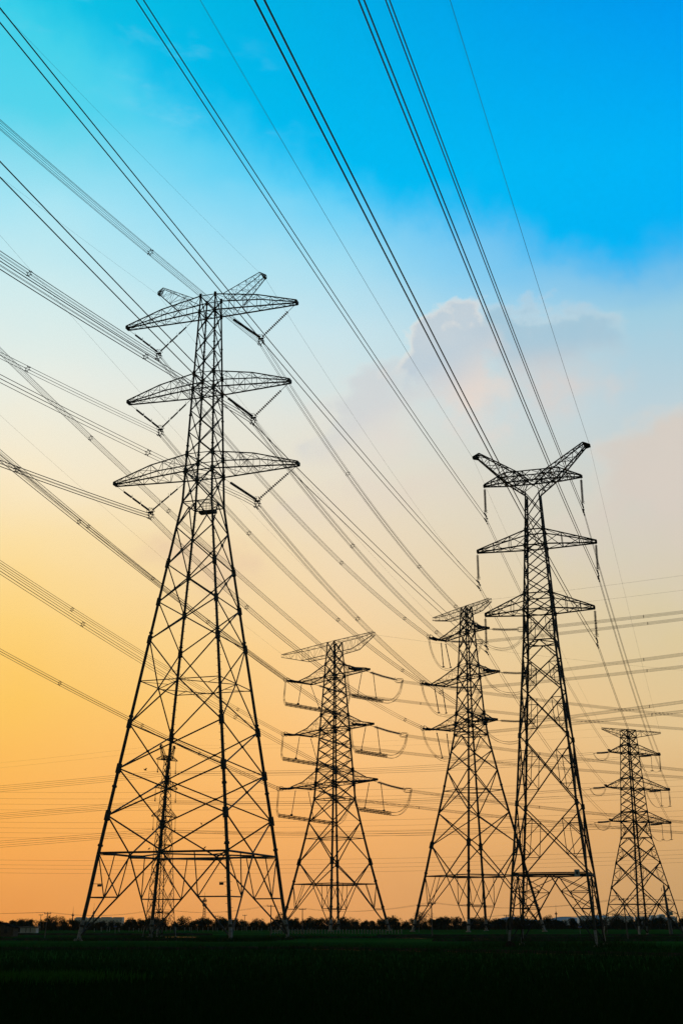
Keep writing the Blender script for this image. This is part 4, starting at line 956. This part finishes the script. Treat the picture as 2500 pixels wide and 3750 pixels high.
# houses at the left edge
o = empty('field_hut', (-49.2, 186, 0), 0, 'small brown gabled hut with a dark window at the left edge', 'hut')
mb = MB(); w_, d_, h_, g_ = 3.6, 3.0, 1.15, .62; i = 0
mb.v += [(-w_ / 2, -d_ / 2, -.1), (w_ / 2, -d_ / 2, -.1), (w_ / 2, d_ / 2, -.1), (-w_ / 2, d_ / 2, -.1), (-w_ / 2, -d_ / 2, h_), (w_ / 2, -d_ / 2, h_), (w_ / 2, d_ / 2, h_), (-w_ / 2, d_ / 2, h_), (0, -d_ / 2, h_ + g_), (0, d_ / 2, h_ + g_)]
for f_ in ((0, 1, 5, 8, 4), (2, 3, 7, 9, 6), (1, 2, 6, 5), (3, 0, 4, 7)): mb.face(*f_)
mb.build('wall', M['walld'], o); mb = MB()
for s_ in (-1, 1):
    j = len(mb.v); e_ = Vector((s_ * (w_ / 2 + .2), 0, h_ - .06)); t_ = Vector((0, 0, h_ + g_ + .02))
    for q in (e_, t_):
        for yy in (-d_ / 2 - .2, d_ / 2 + .2): mb.v += [(q.x, yy, q.z), (q.x, yy, q.z + .1)]
    for f_ in ((0, 4, 6, 2), (1, 3, 7, 5), (0, 1, 5, 4), (2, 6, 7, 3), (0, 2, 3, 1), (4, 5, 7, 6)): mb.face(*[j + k for k in f_])
mb.build('roof', M['tile'], o); mb = MB(); mb.box((.75, -d_ / 2 - .01, .68), (.42, .06, .5)); mb.build('window', M['hole'], o)
o = empty('white_shed', (-58.6, 238, 0), 0, 'low white shed with a grey sheet roof before the trees at the far left', 'shed')
mb = MB(); mb.box((0, 0, .42), (3.9, 2.0, .95)); mb.build('wall', M['wallw'], o)
mb = MB(); mb.box((.05, -.1, .97), (4.3, 2.6, .10)); mb.build('roof', M['roof'], o)
for x_ in (-1.2, .1, .9):
    mb = MB(); mb.box((x_, -1.01, .42), (.12 if x_ > 0 else .4, .05, .8)); mb.build('door' if x_ < 0 else 'window', M['hole'], o)
for x_ in (-1.95, -.75, .6, 1.9):
    mb = MB(); mb.bar((x_, -1.3, -.05), (x_, -1.3, .93), .04, 5); mb.build('post', M['wallw'], o)
# two blue signs on posts
for x, y, z, lb in ((35.2, 189.8, 1.05, 'blue sign on a thin pale post by the right leg of the forked pylon'), (-40.4, 228, 1.05, 'blue sign on a thin post in the field behind the tallest pylon')):
    o = empty('road_sign', (x, y, 0), 0, lb, 'sign'); mb = MB(); mb.bar((0, 0, -.05), (0, 0, z), .03, 5); mb.build('post', M['post'], o)
    mb = MB(); mb.box((0, -.05, z + .05), (.55, .04, .16)); mb.build('sign_board', M['blue'], o); mb = MB(); mb.box((0, -.05, z - .07), (.55, .045, .06)); mb.build('white_border', M['post'], o)
# birds
def bird(P, label, fly=False, a=0.):
    mb = MB(); mb.lathe((-.16, 0, 0), (.17, 0, .06 if not fly else 0), [(0, .005), (.15, .03), (.4, .06), (.65, .055), (.78, .035), (.88, .045), (.96, .02), (1, .004)], 8)
    if fly:
        for s_ in (-1, 1):
            j = len(mb.v); mb.v += [(.08, s_ * .03, .02), (-.06, s_ * .03, .02), (-.10, s_ * .30, .14), (.02, s_ * .34, .16)]; mb.face(j, j + 1, j + 2, j + 3)
    else:
        mb.bar((0, .02, -.05), (0, .02, -.13), .008, 3); mb.bar((0, -.02, -.05), (0, -.02, -.13), .008, 3)
    o = mb.build('bird', M['bird'], None, P); o.rotation_euler = (0, -.5 if not fly else .2, a); o.scale = (1.15,) * 3; tag(o, label, 'bird', 'small dark birds')
bird((-22.4, 140, 18.4), 'tiny flying bird left of the faint far pylon', True, .6)
for t, lb in ((.40, 'small bird perched left on the front belt beam of the tallest pylon'), (.83, 'small bird perched at the right on the front belt beam of the tallest pylon')):
    p = lerp(T1.c(0, T1.lv['belt']), T1.c(1, T1.lv['belt']), t); bird(T1.world(p.x, p.y, p.z + .33), lb, False, .4)
p = lerp(T1.mid(0, T1.lv['belt'] + .12), T1.c(1, T1.nodes[0]), .62); bird(T1.world(p.x, p.y, p.z + .30), 'small bird perched on the rising front brace of the tallest pylon', False, 2.4)

# ------------------------------------------------------------------ air
hb = MB(); hb.box((0, 0, 27), (5400, 5400, 130))
hm = bpy.data.materials.new('evening_haze'); hm.use_nodes = True; hn = hm.node_tree; hn.nodes.clear()
hv = hn.nodes.new('ShaderNodeVolumePrincipled'); hv.inputs['Color'].default_value = (.95, .90, .84, 1); hv.inputs['Density'].default_value = .00003; hv.inputs['Anisotropy'].default_value = .2
ho = hn.nodes.new('ShaderNodeOutputMaterial'); hn.links.new(hv.outputs['Volume'], ho.inputs['Volume'])
tag(hb.build('haze', hm), 'thin evening haze in the air over the fields', 'haze', kind='stuff')

# ------------------------------------------------------------------ sky
SUN_EL, SUN_AZ = 9.0, -24.0      # degrees; azimuth from +Y, negative = left
w = bpy.data.worlds.new('World'); scene.world = w; w.use_nodes = True; nt = w.node_tree; nt.nodes.clear(); N = nt.nodes.new
def lin(c): return tuple(((v / 255) / 12.92 if v / 255 <= .04045 else ((v / 255 + .055) / 1.055) ** 2.4) for v in c)
def math_(op, a, b=None, c=None, clamp=False):
    n_ = N('ShaderNodeMath'); n_.operation = op; n_.use_clamp = clamp
    for i, v in enumerate((a, b, c)):
        if v is None: continue
        if isinstance(v, (int, float)): n_.inputs[i].default_value = v
        else: nt.links.new(v, n_.inputs[i])
    return n_.outputs[0]
def mapr(v, a, b, c=0., d=1., smooth=True):
    n_ = N('ShaderNodeMapRange'); n_.interpolation_type = 'SMOOTHSTEP' if smooth else 'LINEAR'; n_.inputs[1].default_value = a; n_.inputs[2].default_value = b; n_.inputs[3].default_value = c; n_.inputs[4].default_value = d; nt.links.new(v, n_.inputs[0]); return n_.outputs[0]
def mix(f, a, b, mode='MIX'):
    n_ = N('ShaderNodeMix'); n_.data_type = 'RGBA'; n_.blend_type = mode
    for sock, v in ((n_.inputs[0], f), (n_.inputs[6], a), (n_.inputs[7], b)):
        if isinstance(v, (int, float)): sock.default_value = v
        elif isinstance(v, tuple): sock.default_value = (*v, 1)
        else: nt.links.new(v, sock)
    return n_.outputs[2]
def ramp(v, stops, lo, hi):
    f = mapr(v, lo, hi, smooth=False); r = N('ShaderNodeValToRGB'); e = r.color_ramp.elements
    while len(e) > 1: e.remove(e[-1])
    for i, (p, c) in enumerate(stops):
        q = e[0] if i == 0 else e.new((p - lo) / (hi - lo)); q.position = (p - lo) / (hi - lo); q.color = (*lin(c), 1)
    nt.links.new(f, r.inputs[0]); return r.outputs[0]
tc = N('ShaderNodeTexCoord'); sep = N('ShaderNodeSeparateXYZ'); nt.links.new(tc.outputs['Generated'], sep.inputs[0]); X_, Y_, Z_ = sep.outputs
EL = math_('MULTIPLY', math_('ARCSINE', Z_), 57.2958); AZ = math_('MULTIPLY', math_('ARCTAN2', X_, Y_), 57.2958)
comb = N('ShaderNodeCombineXYZ'); nt.links.new(AZ, comb.inputs[0]); nt.links.new(EL, comb.inputs[1])
def noise(scale, sx, sy, det=5, rough=.55, off=(0, 0, 0), rot=0.):
    mp = N('ShaderNodeMapping'); mp.inputs['Scale'].default_value = (sx, sy, 1); mp.inputs['Location'].default_value = off; mp.inputs['Rotation'].default_value = (0, 0, rot); nt.links.new(comb.outputs[0], mp.inputs[0])
    n_ = N('ShaderNodeTexNoise'); n_.inputs['Scale'].default_value = scale; n_.inputs['Detail'].default_value = det; n_.inputs['Roughness'].default_value = rough; nt.links.new(mp.outputs[0], n_.inputs['Vector']); return n_.outputs['Fac']
# low sky, three vertical colour scales (left, centre, right of the view direction +Y)
SL = [(-2, (226, 142, 66)), (0, (240, 156, 72)), (2.6, (252, 170, 80)), (6, (255, 186, 90)), (9.5, (255, 201, 98)), (13, (255, 212, 124)), (17, (253, 224, 164)), (20, (249, 234, 202)), (24, (234, 238, 228)), (28, (208, 236, 238)), (32, (168, 229, 244)), (36, (84, 212, 236)), (42, (40, 205, 232)), (60, (20, 90, 190)), (90, (10, 50, 120))]
SC = [(-2, (218, 150, 86)), (0, (234, 163, 94)), (4, (249, 180, 104)), (8, (254, 198, 128)), (12, (250, 210, 152)), (15, (244, 217, 175)), (19, (236, 222, 196)), (23, (224, 226, 218)), (27, (200, 228, 236)), (30, (164, 222, 242)), (34, (76, 204, 248)), (38, (40, 190, 246)), (42, (20, 172, 240)), (60, (10, 90, 190)), (90, (10, 50, 120))]
SR = [(-2, (184, 144, 98)), (0, (202, 157, 102)), (4, (222, 174, 114)), (8, (230, 196, 142)), (12, (222, 202, 158)), (15, (216, 205, 176)), (19, (206, 208, 200)), (23, (190, 210, 218)), (27, (160, 206, 226)), (30, (70, 180, 238)), (33, (10, 165, 242)), (37, (0, 152, 240)), (42, (0, 138, 230)), (60, (5, 80, 180)), (90, (10, 50, 120))]
wob = math_('MULTIPLY_ADD', noise(.12, 1, 1.6, 4), 5.0, -2.5)
E1 = math_('ADD', EL, math_('MULTIPLY', wob, .5))
cl, cc, cr_ = ramp(E1, SL, -2, 90), ramp(E1, SC, -2, 90), ramp(E1, SR, -2, 90)
sky = mix(mapr(AZ, -15, 0, smooth=False), cl, cc); sky = mix(mapr(AZ, 0, 15, smooth=False), sky, cr_)
# thin high veil: its upper edge is where the saturated blue begins
edge = math_('ADD', math_('MULTIPLY_ADD', AZ, -.27, 33.9), math_('MULTIPLY', math_('MAXIMUM', math_('MULTIPLY', AZ, -1.0), 0.0), .10))
d = math_('SUBTRACT', EL, math_('ADD', edge, math_('MULTIPLY_ADD', noise(.16, 1, 1, 6, .6, (3, 1, 0), .5), 7.0, -3.5)))
bm = mapr(d, -1.7, 1.5)
blue = mix(mapr(AZ, -16, 18, smooth=False), lin((0, 190, 222)), lin((0, 142, 234)))
blue = mix(mapr(EL, 34, 43, smooth=False), mix(.55, blue, lin((0, 202, 254))), blue)
bl = math_('MULTIPLY', bm, mapr(AZ, -21, -6, .82, 1.0))
sky = mix(bl, sky, blue)
# cumulus bank right of centre and at the right edge
def cloud(sky, az, el, rx, ry, tilt, lo_, hi_, top, body, base, off, op=.9, sc=.32):
    c, s = math.cos(R(tilt)), math.sin(R(tilt))
    dx = math_('SUBTRACT', AZ, az); dy = math_('SUBTRACT', EL, el)
    u = math_('DIVIDE', math_('ADD', math_('MULTIPLY', dx, c), math_('MULTIPLY', dy, s)), rx); v = math_('DIVIDE', math_('SUBTRACT', math_('MULTIPLY', dy, c), math_('MULTIPLY', dx, s)), ry)
    # flat-bottomed falloff: firm top, soft underside
    vv = math_('MULTIPLY', v, math_('ADD', mapr(v, -.05, .05, .62, 1.0), 0))
    rr = math_('SQRT', math_('ADD', math_('MULTIPLY', u, u), math_('MULTIPLY', vv, vv)))
    n1_ = noise(sc, 1, 1.25, 7, .52, off); den = math_('ADD', math_('SUBTRACT', 1.0, rr), math_('MULTIPLY_ADD', n1_, 1.9, -.95))
    firm = mapr(v, -.6, .5, hi_ * 2.6, hi_)
    k = N('ShaderNodeMapRange'); k.interpolation_type = 'SMOOTHSTEP'; k.inputs[1].default_value = lo_; nt.links.new(firm, k.inputs[2]); nt.links.new(den, k.inputs[0])
    m_ = k.outputs[0]
    lit = math_('MULTIPLY', mapr(den, .10, .42, 1, 0), mapr(v, -.1, .55))
    shade = mix(mapr(v, -.75, .25), lin(base), lin(body))
    shade = mix(math_('MULTIPLY', noise(.5, 1, 1.3, 4, .5, (7, 2, 0)), .25), shade, lin(top))
    col = mix(lit, shade, lin(top))
    return mix(math_('MULTIPLY', m_, op), sky, col)
sky = cloud(sky, 1.4, 23.0, 4.8, 2.6, 32, .08, .60, (236, 222, 212), (204, 208, 212), (230, 214, 204), (11.3, 4.2, 0), .7, .30)
sky = cloud(sky, 10.4, 25.9, 5.6, 2.5, -2, .04, .50, (222, 218, 216), (158, 196, 216), (222, 206, 198), (6.4, 3.3, 0), .9, .38)
sky = cloud(sky, 6.0, 25.6, 4.0, 2.9, 24, .10, .36, (250, 234, 218), (184, 202, 215), (230, 214, 204), (4.3, 9.1, 0), .9, .40)
sky = cloud(sky, 18.2, 17.6, 7.4, 6.8, 14, .05, .52, (234, 216, 200), (215, 204, 193), (220, 203, 178), (5.5, 1.7, 0), .85, .20)
sky = cloud(sky, -6.5, 15.6, 5.5, 2.6, -8, .05, .8, (240, 206, 166), (230, 198, 168), (238, 200, 156), (1.5, 6.7, 0), .6)
sky = cloud(sky, 2.0, 18.6, 8, 2.4, 8, .05, .9, (236, 222, 204), (226, 212, 200), (236, 216, 184), (8.5, 3.7, 0), .5)
# faint wisps along the veil's edge on the left
wis = mapr(noise(.35, .55, 1.5, 6, .6, (1, 5, 0), .6), .5, .8)
sky = mix(math_('MULTIPLY', math_('MULTIPLY', math_('MULTIPLY', wis, .22), mapr(AZ, 1, -5)), math_('MULTIPLY', mapr(d, -3, .5), mapr(d, 4.5, .5))), sky, lin((206, 238, 248)))
# physical dusk sky for everything behind the camera
nis = N('ShaderNodeTexSky'); nis.sky_type = 'NISHITA'; nis.sun_disc = False; nis.sun_elevation = R(SUN_EL); nis.sun_rotation = R(SUN_AZ); nis.air_density = 1.4; nis.dust_density = 2.0
bgA = N('ShaderNodeBackground'); nt.links.new(sky, bgA.inputs[0]); bgA.inputs[1].default_value = 1.0
bgB = N('ShaderNodeBackground'); nt.links.new(nis.outputs[0], bgB.inputs[0]); bgB.inputs[1].default_value = .05
ms = N('ShaderNodeMixShader'); nt.links.new(mapr(Y_, .0, .45), ms.inputs[0]); nt.links.new(bgB.outputs[0], ms.inputs[1]); nt.links.new(bgA.outputs[0], ms.inputs[2])
out = N('ShaderNodeOutputWorld'); nt.links.new(ms.outputs[0], out.inputs[0])

# lamp for the low sun
sd = Vector((math.sin(R(SUN_AZ)) * math.cos(R(SUN_EL)), math.cos(R(SUN_AZ)) * math.cos(R(SUN_EL)), math.sin(R(SUN_EL))))
ld = bpy.data.lights.new('sun', 'SUN'); ld.energy = .35; ld.angle = R(4); ld.color = (1, .72, .42)
lo = bpy.data.objects.new('sun', ld); COL.objects.link(lo); lo.rotation_euler = sd.to_track_quat('Z', 'Y').to_euler()

# ------------------------------------------------------------------ camera
f_, pit, roll = CAMERA
cd = bpy.data.cameras.new('camera'); cam = bpy.data.objects.new('camera', cd); COL.objects.link(cam); scene.camera = cam
cd.sensor_fit = 'VERTICAL'; cd.sensor_height = 24; cd.sensor_width = 16; cd.lens = f_ / 3750 * 24; cd.clip_start = .5; cd.clip_end = 20000
cam.matrix_world = Matrix.Translation((0, 0, EYE * S)) @ Matrix.Rotation(math.pi / 2 + pit, 4, 'X') @ Matrix.Rotation(roll, 4, 'Z')
scene.render.resolution_x, scene.render.resolution_y = 682, 1024
scene.view_settings.view_transform = 'Standard'; scene.view_settings.look = 'None'; scene.view_settings.exposure = 0; scene.view_settings.gamma = 1
scene.cycles.max_bounces = 4
